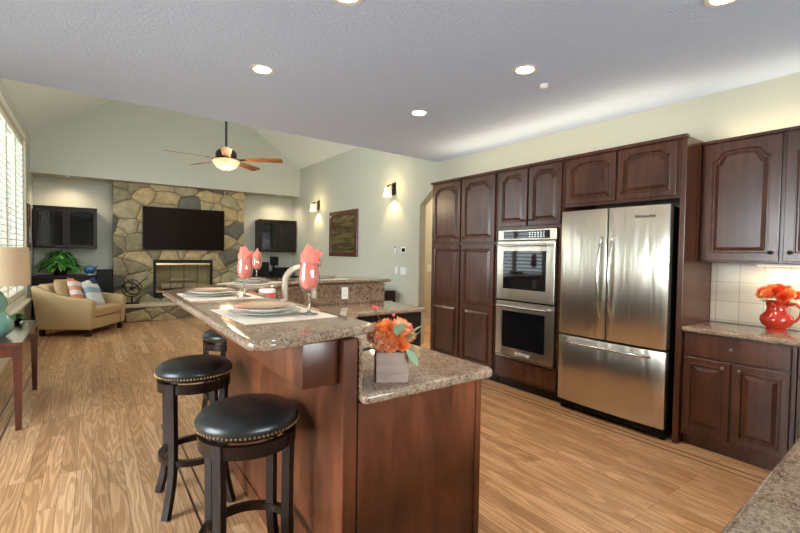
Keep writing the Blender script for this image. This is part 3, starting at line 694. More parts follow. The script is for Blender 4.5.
def napkin(x, y, z, label, k=1.0, seed=0, rz=0):
    rnd = random.Random(seed); b = bmesh.new(); seg = 40; rows = []
    ph = [rnd.random()*6 for _ in range(4)]
    zs = [0.112, 0.122, 0.140, 0.160, 0.185, 0.205, 0.228, 0.250, 0.266, 0.280, 0.296]
    rs = [0.016, 0.029, 0.039, 0.0425, 0.0415, 0.038, 0.035, 0.036, 0.031, 0.019, 0.006]
    for i, (zz, r) in enumerate(zip(zs, rs)):
        row = []; f = i/10
        for j in range(seg):
            a = 2*PI*j/seg
            fold = 1+(0.04+0.22*max(0, f-0.45))*math.sin(5*a+ph[0]+f*2)+0.06*f*math.sin(9*a+ph[1])
            rr = min(r*fold, r if i < 6 else 9)
            peak = 0.03*max(0, f-0.5)*math.sin(2*a+ph[2])
            sh = 0.016*max(0, f-0.5)
            row.append(b.verts.new((rr*math.cos(a)+sh*math.cos(ph[3]), rr*math.sin(a)+sh*math.sin(ph[3]), (zz+peak))))
        rows.append(row)
    for A, B in zip(rows, rows[1:]):
        for j in range(seg): b.faces.new((A[j], A[(j+1) % seg], B[(j+1) % seg], B[j]))
    b.faces.new(rows[0]); b.faces.new(rows[-1])
    q = MB(); q.b.free(); q.b = b
    # a second folded tip and a drooping ear
    def tip(ang, z0, z1, out, w):
        c_, s_ = math.cos(ang), math.sin(ang); n = 7; L = []
        for i in range(n):
            f = i/(n-1); ww = w*math.sin(PI*min(0.98, 0.25+f*0.75))+0.0015; rad = 0.018+out*f*f; zz = z0+(z1-z0)*f
            L.append([q.b.verts.new((rad*c_-s_*d*ww, rad*s_+c_*d*ww, zz+0.006*(1-d*d))) for d in (-1, -0.4, 0.4, 1)] + [q.b.verts.new(((rad+0.006)*c_-s_*d*ww, (rad+0.006)*s_+c_*d*ww, zz)) for d in (1, 0.4, -0.4, -1)])
        for A, B in zip(L, L[1:]):
            for j in range(8): q.b.faces.new((A[j], A[(j+1) % 8], B[(j+1) % 8], B[j]))
        q.b.faces.new(L[0]); q.b.faces.new(L[-1])
    tip(ph[3]+2.2, 0.20, 0.300, 0.014, 0.022); tip(ph[3]+3.6, 0.205, 0.272, 0.040, 0.020)
    o = q.build('napkin', 'coral', loc=(x, y, z), smooth=True, angle=80); o.rotation_euler.z = rz
    return tag(o, label, 'napkin', 'coral napkins folded in the wine glasses')
mz = BZ+0.004
def setting(px_, py, gx, gy, mx_, my, mrz, where, seed, mw=(0.40, 0.50), third=True):
    placemat(mx_, my, mrz, 'ivory placemat '+where, *mw)
    plate(0.158, 0.016, 'plate_b', px_, py, mz, 'pale blue charger under the plates '+where, 'charger_plate')
    plate(0.140, 0.020, 'plate_w', px_, py, mz+0.0125, 'white dinner plate '+where)
    plate(0.118, 0.014, 'plate_g', px_, py, mz+0.0265, 'peach rimmed salad plate on top '+where, 'salad_plate')
    gz = mz if gx is not None else 0
    wine_glass(gx, gy, gz, 'clear stemmed wine glass holding a coral napkin '+where)
    napkin(gx, gy, gz, 'coral cloth napkin folded into the wine glass '+where, seed=seed, rz=seed*1.7)
setting(0.635, 1.93, 0.790, 1.805, 0.665, 1.93, 0.04, 'nearest the camera on the bar', 3)
setting(0.605, 2.86, 0.765, 2.712, 0.645, 2.84, 0.0, 'second along the bar toward the fireplace', 5)
setting(1.15, 3.86, 1.285, 4.16, 1.17, 3.90, -0.85, 'on the angled corner of the bar', 8, (0.40, 0.46))
setting(2.03, 4.28, 1.87, 4.10, 2.00, 4.23, PI/2, 'on the far straight run of the bar', 11, (0.36, 0.44))

# ================================================================== FLOWERS
def bloom_bm(b, c, r, mi=0, tilt=(0, 0), rings=((0.1, 9, 0.8), (0.4, 14, 0.92), (0.7, 18, 1.0), (1.0, 22, 1.0), (1.3, 24, 1.0), (1.65, 22, 0.95), (2.0, 16, 0.9))):
    T = Matrix.Translation(c) @ Matrix.Rotation(tilt[0], 4, 'X') @ Matrix.Rotation(tilt[1], 4, 'Y')
    for th, n, L in rings:
        for i in range(n):
            a = 2*PI*(i+random.random()*0.5)/n; tt = th+random.uniform(-0.12, 0.12); ln = r*L*random.uniform(0.85, 1.1); wd = r*0.19
            d = Vector((math.sin(tt)*math.cos(a), math.sin(tt)*math.sin(a), math.cos(tt)+0.12)); sd = Vector((-math.sin(a), math.cos(a), 0))
            base = Vector((0, 0, 0)); mid = d*ln*0.6; tipv = d*ln+Vector((0, 0, r*0.10))
            nrm = d.cross(sd)*r*0.05
            vs = [base, mid+sd*wd*0.5+nrm, tipv+sd*wd*0.25, tipv-sd*wd*0.25, mid-sd*wd*0.5+nrm, mid-nrm]
            b.mi = mi; v = b.faces([tuple(T @ q) for q in vs], [(0, 1, 5), (1, 2, 3, 5), (3, 4, 5), (4, 0, 5)])
def leaf_bm(b, c, d, L, wd, droop=0.3):
    c = Vector(c); d = Vector(d).normalized(); sd = d.cross(Vector((0, 0, 1))); sd = sd.normalized() if sd.length > 0.01 else Vector((1, 0, 0))
    n = 5; rows = []
    for i in range(n+1):
        f = i/n; p = c+d*L*f-Vector((0, 0, droop*L*f*f)); w_ = wd*math.sin(PI*(0.06+0.92*f))**0.8/2
        rows.append([b.b.verts.new(p-sd*w_+Vector((0, 0, w_*0.25))), b.b.verts.new(p), b.b.verts.new(p+sd*w_+Vector((0, 0, w_*0.25)))])
    for A, B in zip(rows, rows[1:]):
        for j in (0, 1): f_ = b.b.faces.new((A[j], A[j+1], B[j+1], B[j])); f_.material_index = b.mi
# planter with flowers on the lower counter
pa = -math.radians(31)
t = thing('flower_box', 'small whitewashed wooden box on the lower granite counter holding orange flowers', 'planter', (1.01, 1.475, 0.915), pa)
b = MB()
for s_ in (-1, 1): b.box(-0.062, 0.062, s_*0.062-0.006, s_*0.062+0.006, 0, 0.120, bev=0.001, seg=1).box(s_*0.062-0.006, s_*0.062+0.006, -0.056, 0.056, 0, 0.120, bev=0.001, seg=1)
b.box(-0.05, 0.05, -0.05, 0.05, 0.002, 0.09).build('box', 'grey_wood', t)
fl = thing('flower_bouquet', 'bunch of orange mums with sage leaves and pink berries in the wooden box', 'flowers', (1.01, 1.475, 0.915+0.128), pa)
pos = [(0, -0.045, 0.035), (-0.045, -0.03, 0.04), (0.045, -0.035, 0.045), (-0.02, 0.0, 0.075), (0.03, 0.01, 0.08), (0.065, 0.0, 0.045), (-0.065, 0.01, 0.035), (0, 0.05, 0.06), (-0.005, -0.055, 0.012), (0.035, -0.052, 0.018), (-0.04, -0.05, 0.016), (0.02, -0.03, 0.07), (-0.03, -0.03, 0.065), (0.05, 0.03, 0.065), (-0.05, 0.03, 0.06)]
for i, q in enumerate(pos):
    b = MB(); bloom_bm(b, q, 0.038, tilt=(q[1]*-12, q[0]*12)); b.build('bloom', ['petal', 'petal_p', 'petal_p'][i % 3], fl)
    MB().tube([(q[0]*0.3, q[1]*0.3, -0.02), (q[0], q[1], q[2])], 0.002, 5).build('stem', 'leaf', fl)
for c_, d_, L in (((0.02, -0.06, 0.06), (0.2, -0.5, 0.8), 0.06), ((0.055, -0.05, 0.03), (0.6, -0.4, 0.6), 0.075), ((0.06, -0.05, 0.0), (0.5, -0.5, -0.6), 0.06), ((-0.07, -0.03, 0.0), (-1, -0.3, -0.1), 0.06), ((-0.06, 0.02, 0.04), (-0.8, 0, 0.5), 0.06), ((0.07, -0.02, 0.05), (0.8, -0.1, 0.7), 0.06)):
    b = MB(); leaf_bm(b, c_, d_, L*1.25, 0.048, 0.1); b.build('leaf', 'leaf_pale', fl, smooth=True)
b = MB()
b.tube([(-0.03, 0, 0.03), (-0.05, 0, 0.12), (-0.075, 0, 0.165)], 0.0015, 5).build('twig', 'stemw', fl)
for q in ((-0.075, 0, 0.168), (-0.062, 0.004, 0.162), (-0.07, -0.05, 0.03), (-0.055, -0.06, 0.05), (-0.085, -0.03, 0.045), (0.075, -0.04, 0.09), (0.01, 0.02, 0.13)):
    MB().ball(q, 0.0075, seg=8).build('berry', 'berry', fl, smooth=True)
# pitcher
t = thing('ceramic_pitcher', 'glossy red ceramic pitcher on the right hand granite counter', 'pitcher', (4.02, 0.965, 0.915))
MB().lathe([(0, 0), (0.062, 0), (0.064, 0.012), (0.055, 0.02), (0.085, 0.045), (0.098, 0.075), (0.092, 0.105), (0.066, 0.135), (0.058, 0.16), (0.066, 0.205), (0.072, 0.215), (0.066, 0.215), (0.052, 0.16), (0.05, 0.14), (0, 0.13)], 36).build('pitcher_body', 'pitcher', t, smooth=True)
hy = [(-0.02, -0.06, 0.19), (-0.03, -0.11, 0.205), (-0.03, -0.14, 0.17), (-0.03, -0.135, 0.12), (-0.025, -0.11, 0.085), (-0.02, -0.085, 0.07)]
MB().tube(hy, 0.010, 10).build('handle', 'pitcher', t, smooth=True)
fl = thing('flower_bouquet', 'dome of red-orange mums in the red ceramic pitcher', 'flowers', (4.02, 0.965, 0.915+0.20))
for i in range(14):
    a = i*2.4; r = 0.105*math.sqrt((i+0.3)/14); q = (r*math.cos(a), r*math.sin(a), 0.095-5.5*r*r)
    b = MB(); bloom_bm(b, q, 0.043, tilt=(-q[1]*9, q[0]*9)); b.build('bloom', 'petal' if i % 2 else 'petal_r', fl)
b = MB()
for i in range(10):
    a = i*0.63; leaf_bm(b, (0.04*math.cos(a), 0.04*math.sin(a), 0.0), (math.cos(a), math.sin(a), 0.35), 0.08, 0.02)
b.build('foliage', 'leaf', fl)

# ================================================================== BAR STOOLS
def make_stool(x, y, rz, label):
    t = thing('bar_stool', label, 'bar stool', (x, y, 0), rz, 'backless bar stools along the bar')
    R = 0.200
    MB().lathe([(0, 0.730), (R-0.008, 0.730), (R, 0.742), (R+0.002, 0.758), (R-0.010, 0.778), (R-0.04, 0.795), (R*0.5, 0.806), (0, 0.809)], 48).build('seat', 'leather', t, smooth=True)
    b = MB()
    for k in range(76):
        a = 2*PI*k/76; b.ball(((R+0.001)*math.cos(a), (R+0.001)*math.sin(a), 0.739), 0.0052, seg=6)
    b.build('nailhead_trim', 'brass', t, smooth=True)
    MB().lathe([(0.05, 0.712), (R-0.03, 0.712), (R-0.03, 0.729), (0.05, 0.729)], 32).build('swivel_plate', 'dark_wood', t, smooth=True)
    def ring(r, z, w, h):
        return MO().lathe([(r-w, z), (r, z), (r, z+h), (r-w, z+h), (r-w, z)], 48)
    ring(0.192, 0.655, 0.022, 0.050).build('apron', 'dark_wood', t, smooth=True)
    ring(0.187, 0.262, 0.028, 0.032).build('foot_ring', 'dark_wood', t, smooth=True)
    for k in range(4):
        a = PI/4+k*PI/2; pts = []
        for i in range(13):
            f = i/12; z = 0.712*(1-f); r = 0.185-0.005*math.sin(PI*f)+0.06*max(0, f-0.62)**1.6*4
            pts.append((r*math.cos(a), r*math.sin(a), z))
        MB().bar(pts, 0.036, 0.034).build('leg', 'dark_wood', t)
    return t
make_stool(0.525, 1.80, -0.09, 'black leather bar stool nearest the camera, in front of the peninsula panel')
make_stool(0.485, 2.71, -0.02, 'second black leather bar stool, between the nearest stool and the fireplace')
make_stool(0.915, 3.66, 0.3, 'farthest bar stool, mostly hidden under the raised granite bar')

# ================================================================== FIREPLACE WALL
FP = 10.35
t = thing('stone_fireplace', 'floor to soffit fieldstone fireplace with raised hearth on the far wall', 'fireplace', (0, FP, 0))
b = MB(); x0, x1, fx0, fx1, fz0, fz1 = 0.362, 2.90, 1.075, 2.19, 0.44, 1.205
for (p, q, r, s_) in ((x0, fx0, 0, 2.785), (fx1, x1, 0, 2.785), (fx0, fx1, 0, fz0), (fx0, fx1, fz1, 2.785)): b.box(p, q, 0, 0.345, r, s_)
b.build('stone_surround', 'stone', t)
MB().box(0.545, 3.0, -0.375, -0.001, 0, 0.285, bev=0.01).build('hearth_base', 'stone', t)
MB().box(0.515, 3.03, -0.405, -0.001, 0.286, 0.35, bev=0.012).build('hearth_slab', 'slab', t)
MB().box(fx0, fx1, 0.30, 0.33, fz0, fz1).box(fx0, fx0+0.02, 0.02, 0.30, fz0, fz1).box(fx1-0.02, fx1, 0.02, 0.30, fz0, fz1).build('firebox', 'brick', t)
t = thing('fireplace_insert', 'brass trimmed glass door set in the stone fireplace opening', 'fireplace doors', (0, FP, 0))
b = MB().box(fx0-0.02, fx1+0.02, -0.030, -0.001, fz1-0.05, fz1+0.02).box(fx0-0.02, fx0+0.03, -0.030, -0.001, fz0, fz1-0.05).box(fx1-0.03, fx1+0.02, -0.030, -0.001, fz0, fz1-0.05).box(fx0+0.03, fx1-0.03, -0.030, -0.001, fz0, fz0+0.10)
b.build('insert_frame', 'black', t)
MB().box(fx0+0.03, fx1-0.03, -0.037, -0.030, fz1-0.085, fz1-0.05).box(fx0+0.03, fx1-0.03, -0.037, -0.030, fz0+0.10, fz0+0.135).build('brass_trim', 'brass', t)
for k in range(4):
    w_ = (fx1-fx0-0.06)/4; p = fx0+0.03+k*w_
    MB().box(p+0.006, p+w_-0.006, -0.020, -0.015, fz0+0.135, fz1-0.085).build('glass_door', 'smoked', t)
    MB().box(p+w_-0.006, p+w_+0.006, -0.024, -0.012, fz0+0.135, fz1-0.085).build('door_stile', 'bronze', t)
for i, (xx, yy, zz, L, rr, rot) in enumerate(((1.40, 0.10, 0.655, 0.40, 0.065, 0.05), (1.83, 0.10, 0.655, 0.40, 0.065, -0.08), (1.62, 0.232, 0.665, 0.55, 0.06, 0.02), (1.62, 0.165, 0.790, 0.5, 0.045, 0.3))):
    tag(MB().tube([(-L/2, 0, 0), (-L/4, 0.01, 0.01), (0, 0, 0), (L/4, -0.01, 0.008), (L/2, 0, 0)], [rr*0.9, rr, rr*1.03, rr, rr*0.85], 12, mat=Matrix.Rotation(rot, 4, 'Z')).build('fireplace_log', 'log', loc=(xx, FP+yy, zz), smooth=True),
        ['pale ceramic log at the left front of the fireplace', 'pale ceramic log at the right front of the fireplace', 'pale ceramic log at the back of the fireplace', 'thin ceramic log lying across the top of the log pile'][i], 'log', 'ceramic logs behind the fireplace glass')
b = MB()
for k in range(5): b.box(1.30+k*0.16, 1.315+k*0.16, FP+0.04, FP+0.26, 0.565, 0.585)
b.box(1.28, 1.96, FP+0.05, FP+0.065, 0.565, 0.585).box(1.3, 1.315, FP+0.05, FP+0.065, 0.441, 0.575).box(1.93, 1.945, FP+0.05, FP+0.065, 0.441, 0.575)
tag(b.build('fire_grate', 'iron'), 'black iron grate holding the ceramic logs', 'grate')
# tv
t = thing('television', 'large flat black television mounted on the fieldstone chimney', 'television', (0, FP, 0))
MB().box(0.860, 2.450, -0.075, -0.030, 1.435, 2.325, bev=0.006).build('bezel', 'black', t)
MB().box(0.875, 2.435, -0.077, -0.0745, 1.455, 2.312).build('screen', 'tv_glass', t)
MB().box(1.4, 1.9, -0.031, 0.0, 1.7, 2.1).build('wall_bracket', 'black', t)

# glass cabinets in the alcoves
def glass_cabinet(x0, x1, z0, z1, label):
    t = thing('glass_cabinet', label, 'cabinet', (0, AY-0.33, 0), 0, 'glass door cabinets beside the fireplace')
    b = MB().box(x0, x0+0.02, 0, 0.325, z0, z1).box(x1-0.02, x1, 0, 0.325, z0, z1).box(x0, x1, 0, 0.325, z0, z0+0.03).box(x0, x1, 0, 0.325, z1-0.03, z1).box(x0, x1, 0.305, 0.325, z0, z1)
    b.box((x0+x1)/2-0.01, (x0+x1)/2+0.01, 0.0, 0.3, z0, z1)
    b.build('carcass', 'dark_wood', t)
    MB().box(x0-0.01, x1+0.01, -0.03, 0.05, z1, z1+0.02, bev=0.006).build('crown_moulding', 'dark_wood', t)
    xm = (x0+x1)/2
    for p, q in ((x0+0.01, xm-0.004), (xm+0.004, x1-0.01)):
        d = door_mesh(p, q, z0+0.01, z1-0.01, [(z0+0.01, z1-0.01, 0.035, 0)], face='y-', glass=True, stile=0.045).build('door', 'dark_wood', t)
        MB().box(p+0.05, q-0.05, -0.010, -0.007, z0+0.06, z1-0.06).build('glass_pane', 'black_glass', d)
        knob(d, (q-0.03 if p < x0+0.1 else p+0.03), z0+0.09, 0.021, 'y-')
glass_cabinet(-0.855, 0.10, 1.44, 2.20, 'dark wall cabinet with glass doors left of the stone fireplace')
glass_cabinet(3.26, 4.17, 1.42, 2.18, 'dark wall cabinet with glass doors right of the stone fireplace')
for x_, lab in ((-0.35, 'left'), (3.72, 'right')):
    t = thing('recessed_light', 'small puck light under the soffit of the %s alcove' % lab, 'ceiling light', (x_, 10.30, CZ))
    MB().lathe([(0, -0.012), (0.035, -0.012), (0.045, -0.001), (0, -0.001)], 20).build('trim_ring', 'white', t, smooth=True)
    d = bpy.data.lights.new('alcove_beam', 'SPOT'); d.energy = 34; d.color = (1.0, 0.80, 0.55); d.spot_size = math.radians(150); d.spot_blend = 0.8; d.shadow_soft_size = 0.06
    o = bpy.data.objects.new('alcove_beam', d); COL.objects.link(o); o.location = (x_, 10.30, CZ-0.03)
# low alcove consoles
for (x0, x1, z1, lab) in ((-0.86, 0.355, 0.93, 'dark low alcove cabinet behind the armchair, under the plant'), (3.045, 4.18, 0.84, 'dark low alcove cabinet right of the fireplace')):
    t = thing('low_cabinet', lab, 'cabinet', (0, AY-0.55, 0))
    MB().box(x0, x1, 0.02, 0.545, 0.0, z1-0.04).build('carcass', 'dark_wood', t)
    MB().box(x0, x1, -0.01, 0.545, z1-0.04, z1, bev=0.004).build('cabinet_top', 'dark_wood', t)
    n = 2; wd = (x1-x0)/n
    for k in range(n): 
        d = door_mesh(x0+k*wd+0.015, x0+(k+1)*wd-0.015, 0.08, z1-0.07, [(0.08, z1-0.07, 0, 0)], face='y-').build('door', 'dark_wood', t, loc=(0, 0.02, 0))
# plant
t = thing('potted_plant', 'bushy green potted plant on the low cabinet behind the armchair', 'plant', (-0.47, 10.36, 0.93))
MB().lathe([(0, 0), (0.09, 0), (0.12, 0.13), (0.125, 0.14), (0.11, 0.14), (0.1, 0.12), (0, 0.12)], 24).build('pot', 'bronze', t, smooth=True)
b = MB()
for i in range(330):
    a = random.random()*2*PI; rr = abs(random.gauss(0, 0.15)); ht = 0.12+0.34*math.exp(-(rr/0.2)**2)*random.uniform(0.4, 1); x_ = rr*1.25*math.cos(a)
    y_ = rr*0.6*math.sin(a)
    if x_ < -0.30 or x_ > 0.30: continue
    leaf_bm(b, (x_, max(-0.2, min(0.14, y_)), ht), (math.cos(a), math.sin(a)*0.6, random.uniform(-0.5, 0.6)), random.uniform(0.09, 0.15), 0.07, 0.5)
b.build('foliage', 'leaf', t, smooth=True)
# blue fish
t = thing('glass_fish', 'blue art glass fish on the low cabinet beside the plant', 'ornament', (-0.02, 10.30, 0.93))
MB().lathe([(0, 0), (0.05, 0), (0.045, 0.015), (0, 0.03)], 16).build('base', 'white', t, smooth=True)
MB().ball((0, 0, 0.10), 0.095, 0.045, 0.085).build('fish_body', 'blue_glass', t, smooth=True)
MB().prism([(0.05, 0.13), (0.13, 0.19), (0.10, 0.09)], -0.01, 0.01, 'y').build('tail', 'blue_glass', t)
# tower speaker
def speaker(x, y, z, w_, d_, h_, label, name='loudspeaker'):
    t = thing(name, label, 'speaker', (x, y, z), 0, 'black loudspeakers')
    MB().box(-w_/2, w_/2, 0, d_, 0, h_, bev=0.006).build('speaker_cabinet', 'speaker', t)
    MB().box(-w_/2+0.015, w_/2-0.015, -0.012, 0, 0.02, h_-0.02, bev=0.004).build('grille', 'black', t)
speaker(0.21, 9.78, 0, 0.26, 0.26, 1.05, 'tall black floor speaker between the armchair and the stone hearth')
speaker(3.28, 10.30, 0.84, 0.40, 0.22, 0.34, 'black box speaker on the low cabinet right of the fireplace')
# electronics on right low cabinet
t = thing('stereo_receiver', 'black stereo equipment stack on the right alcove cabinet', 'stereo', (3.78, 10.35, 0.84))
MB().box(-0.2, 0.2, 0, 0.25, 0, 0.11, bev=0.005).build('lower_unit', 'black', t)
MB().box(-0.12, 0.26, 0.02, 0.25, 0.111, 0.20, bev=0.005).build('upper_unit', 'black', t)
t = thing('desk_monitor', 'small black screen standing behind the stereo stack', 'monitor', (3.70, 10.62, 0.84))
MB().box(-0.09, 0.12, -0.01, 0.02, 0.25, 0.47, bev=0.004).build('screen', 'black', t)
MB().box(-0.01, 0.03, 0, 0.02, 0, 0.26).box(-0.1, 0.1, -0.03, 0.05, 0, 0.012).build('stand', 'black', t)
# hearth ornaments
t = thing('metal_sculpture', 'black metal ring sculpture on the left of the stone hearth', 'sculpture', (0.66, 10.12, 0.35))
MB().box(-0.13, 0.13, -0.05, 0.05, 0, 0.025, bev=0.005).build('base', 'iron', t)
MB().tube([(0, 0, 0.02), (0, 0, 0.16)], 0.016, 8).build('stand', 'iron', t)
for (rx, rz_, ry, tl) in ((0.17, 0.17, 0, 0), (0.15, 0.10, 0.5, 0.4), (0.10, 0.15, -0.6, 0.2)):
    MB().tube([(rx*math.cos(a), 0.03*math.sin(2*a+tl), rz_*math.sin(a)) for a in [2*PI*k/28 for k in range(28)]], 0.008, 6, True, mat=Matrix.Translation((0, 0, 0.31)) @ Matrix.Rotation(ry, 4, 'Y')).build('ring', 'iron', t, smooth=True)
MB().tube([(-0.15, 0, 0.22), (0.05, -0.02, 0.33), (0.26, 0, 0.52)], 0.010, 6).build('arrow_bar', 'iron', t)
MB().ball((0, 0, 0.31), 0.04, seg=10).build('hub', 'iron', t, smooth=True)
t = thing('candle_lantern', 'small black lantern on the right of the stone hearth', 'lantern', (2.60, 10.12, 0.35))
MB().box(-0.09, 0.09, -0.09, 0.09, 0, 0.03).build('base', 'iron', t)
b = MB()
for sx in (-1, 1):
    for sy in (-1, 1): b.box(sx*0.075-0.008, sx*0.075+0.008, sy*0.075-0.008, sy*0.075+0.008, 0.03, 0.30)
b.build('corner_bars', 'iron', t)
MB().prism([(-0.10, 0.30), (0.10, 0.30), (0.04, 0.38), (-0.04, 0.38)], -0.09, 0.09, 'y').build('roof', 'iron', t)
MB().tube([(0.04*math.cos(a), 0, 0.40+0.04*math.sin(a)) for a in [2*PI*k/14 for k in range(14)]], 0.005, 6, True).build('ring', 'iron', t)
MB().lathe([(0.03, 0.03), (0.03, 0.15), (0, 0.15)], 12).build('candle', 'trim', t)

# ================================================================== CEILING FAN
t = thing('ceiling_fan', 'five blade wooden ceiling fan with lit frosted bowl under the vault', 'ceiling fan', (1.60, 6.62, 0), 0.0)
hz = 2.79
MB().tube([(0, 0, hz+0.08), (0, 0, 5.14)], 0.016, 10).build('downrod', 'black', t, smooth=True)
MB().lathe([(0.0, 5.16), (0.07, 5.16), (0.07, 5.10), (0.02, 5.06)], 20).build('canopy', 'bronze', t, smooth=True)
MB().lathe([(0, hz+0.12), (0.05, hz+0.12), (0.12, hz+0.09), (0.145, hz+0.05), (0.145, hz-0.01), (0.09, hz-0.05), (0, hz-0.05)], 32).build('motor_housing', 'bronze', t, smooth=True)
MB().lathe([(0.19, hz-0.055), (0.18, hz-0.09), (0.13, hz-0.155), (0.06, hz-0.185), (0, hz-0.19)], 32).build('light_bowl', 'lamp_glow', t, smooth=True)
MB().lathe([(0.19, hz-0.045), (0.20, hz-0.055), (0.19, hz-0.06), (0, hz-0.055)], 32).build('bowl_rim', 'brass', t, smooth=True)
MB().lathe([(0.018, hz-0.188), (0.02, hz-0.20), (0, hz-0.22)], 12).build('finial', 'bronze', t, smooth=True)
for k in range(5):
    a = math.radians(-31.6+k*72)
    Rm = Matrix.Rotation(a, 4, 'Z') @ Matrix.Translation((0, 0, hz-0.035)) @ Matrix.Rotation(math.radians(-12), 4, 'X')
    pl = round_poly([(0.24, -0.055), (0.80, -0.075), (0.80, 0.075), (0.24, 0.055)], [0.02, 0.04, 0.04, 0.02])
    bl = MB().prism(pl, -0.004, 0.004, 'z', mat=Rm).build('blade', 'blade_wood', t)
    MB().prism([(0.10, -0.03), (0.28, -0.022), (0.28, 0.022), (0.10, 0.03)], -0.010, -0.0045, 'z', mat=Rm).build('blade_iron', 'bronze', bl)
pl = bpy.data.lights.new('fan_light', 'POINT'); pl.energy = 20; pl.color = WARM; pl.shadow_soft_size = 0.12
po = bpy.data.objects.new('fan_light', pl); COL.objects.link(po); po.location = (1.60, 6.62, hz-0.42)

# ================================================================== RIGHT WALL ITEMS
def sconce(y, z, label):
    t = thing('wall_sconce', label, 'wall lamp', (RW, y, z), 0, 'sconces on the living room wall')
    MB().box(-0.02, 0, -0.05, 0.05, -0.11, 0.10, bev=0.006).build('back_plate', 'bronze', t)
    MB().tube([(-0.02, 0, 0.03), (-0.08, 0, 0.055), (-0.13, 0, 0.04), (-0.14, 0, 0.01)], 0.009, 8).build('arm', 'bronze', t, smooth=True)
    MO().lathe([(0.028, 0.01), (0.042, -0.03), (0.058, -0.10), (0.075, -0.15)], 20, mat=Matrix.Translation((-0.14, 0, 0))).build('glass_shade', 'sconce_glow', t, smooth=True)
    MB().lathe([(0.0, 0.035), (0.03, 0.03), (0.032, 0.008), (0, 0.008)], 16, mat=Matrix.Translation((-0.14, 0, 0))).build('shade_holder', 'bronze', t, smooth=True)
    d = bpy.data.lights.new('sconce_light', 'SPOT'); d.energy = 16; d.color = (1.0, 0.78, 0.42); d.spot_size = math.radians(95); d.spot_blend = 0.5; d.shadow_soft_size = 0.03
    o = bpy.data.objects.new('sconce_light', d); COL.objects.link(o); o.location = (RW-0.14, y, z-0.12); o.rotation_euler = (0, math.radians(-14), 0)
    d = bpy.data.lights.new('sconce_glow', 'POINT'); d.energy = 6; d.color = (1.0, 0.78, 0.42); d.shadow_soft_size = 0.05
    o = bpy.data.objects.new('sconce_glow', d); COL.objects.link(o); o.location = (RW-0.24, y, z-0.02)
sconce(9.10, 2.50, 'lit bronze wall sconce left of the framed picture')
sconce(6.10, 2.53, 'lit bronze wall sconce right of the framed picture, nearer the kitchen')
t = thing('framed_picture', 'dark wood framed olive abstract picture between the two sconces', 'picture', (RW, 7.90, 1.82))
w_, h_ = 0.60, 0.465
b = MB()
for (p, q, r, s_) in ((-w_, w_, h_-0.09, h_), (-w_, w_, -h_, -h_+0.09), (-w_, -w_+0.10, -h_+0.09, h_-0.09), (w_-0.10, w_, -h_+0.09, h_-0.09)): b.box(-0.035, 0, p, q, r, s_, bev=0.006)
b.build('frame', 'table_wood', t)
MB().box(-0.015, -0.002, -w_+0.09, w_-0.09, -h_+0.08, h_-0.08).build('canvas', 'art', t)
def plate_sw(y, z, wy, wz, name, label, cat, n=1):
    t = thing(name, label, cat, (RW, y, z))
    MB().box(-0.008, 0, -wy/2, wy/2, -wz/2, wz/2, bev=0.003).build('cover_plate', 'white', t)
    for k in range(n):
        c_ = (k-(n-1)/2)*0.045
        MB().box(-0.012, -0.007, c_-0.012, c_+0.012, -0.03, 0.03, bev=0.002).build('rocker', 'white', t)
plate_sw(6.00, 1.145, 0.075, 0.12, 'light_switch', 'single white light switch on the sage wall, left of the wider one', 'light switch')
plate_sw(5.80, 1.145, 0.17, 0.12, 'light_switch', 'wide white triple light switch on the sage wall', 'light switch', 3)
t = thing('thermostat', 'white thermostat with dark display on the sage wall', 'thermostat', (RW, 5.78, 1.49))
MB().box(-0.025, 0, -0.075, 0.075, -0.05, 0.05, bev=0.006).build('housing', 'white', t)
MB().box(-0.0265, -0.024, -0.045, 0.045, -0.03, 0.028).build('display', 'black_glass', t)
t = thing('wall_sensor', 'narrow white remote holder with dark top beside the thermostat', 'remote control', (RW, 6.02, 1.50))
MB().box(-0.02, 0, -0.02, 0.02, -0.075, 0.075, bev=0.005).build('housing', 'white', t)
MB().box(-0.022, -0.018, -0.014, 0.014, 0.02, 0.06).build('display', 'black', t)
o = thing('light_switch', 'light switch on the warm hall wall seen through the opening', 'light switch', (5.5, 6.72, 1.15))
MB().box(-0.008, 0, -0.06, 0.06, -0.07, 0.07, bev=0.003).build('cover_plate', 'white', o)
MB().box(-0.012, -0.007, -0.012, 0.012, -0.03, 0.03, bev=0.002).build('rocker', 'white', o)
t = thing('console_table', 'dark side table against the sage wall beyond the far bar end', 'table', (3.93, 5.95, 0))
MB().box(-0.22, 0.15, -0.1, 0.9, 0.66, 0.82, bev=0.006).build('table_top', 'dark_wood', t)
for (x_, y_) in ((-0.2, -0.08), (0.13, -0.08), (-0.2, 0.86), (0.13, 0.86)): MB().box(x_-0.02, x_+0.02, y_-0.02, y_+0.02, 0, 0.66).build('leg', 'dark_wood', t)
tag(MB().ball((0, 0, 0.05), 0.10, 0.18, 0.06).build('folded_cloth', 'towel', loc=(3.80, 6.15, 0.815), smooth=True), 'cream folded cloth on the dark side table beyond the bar', 'cloth')

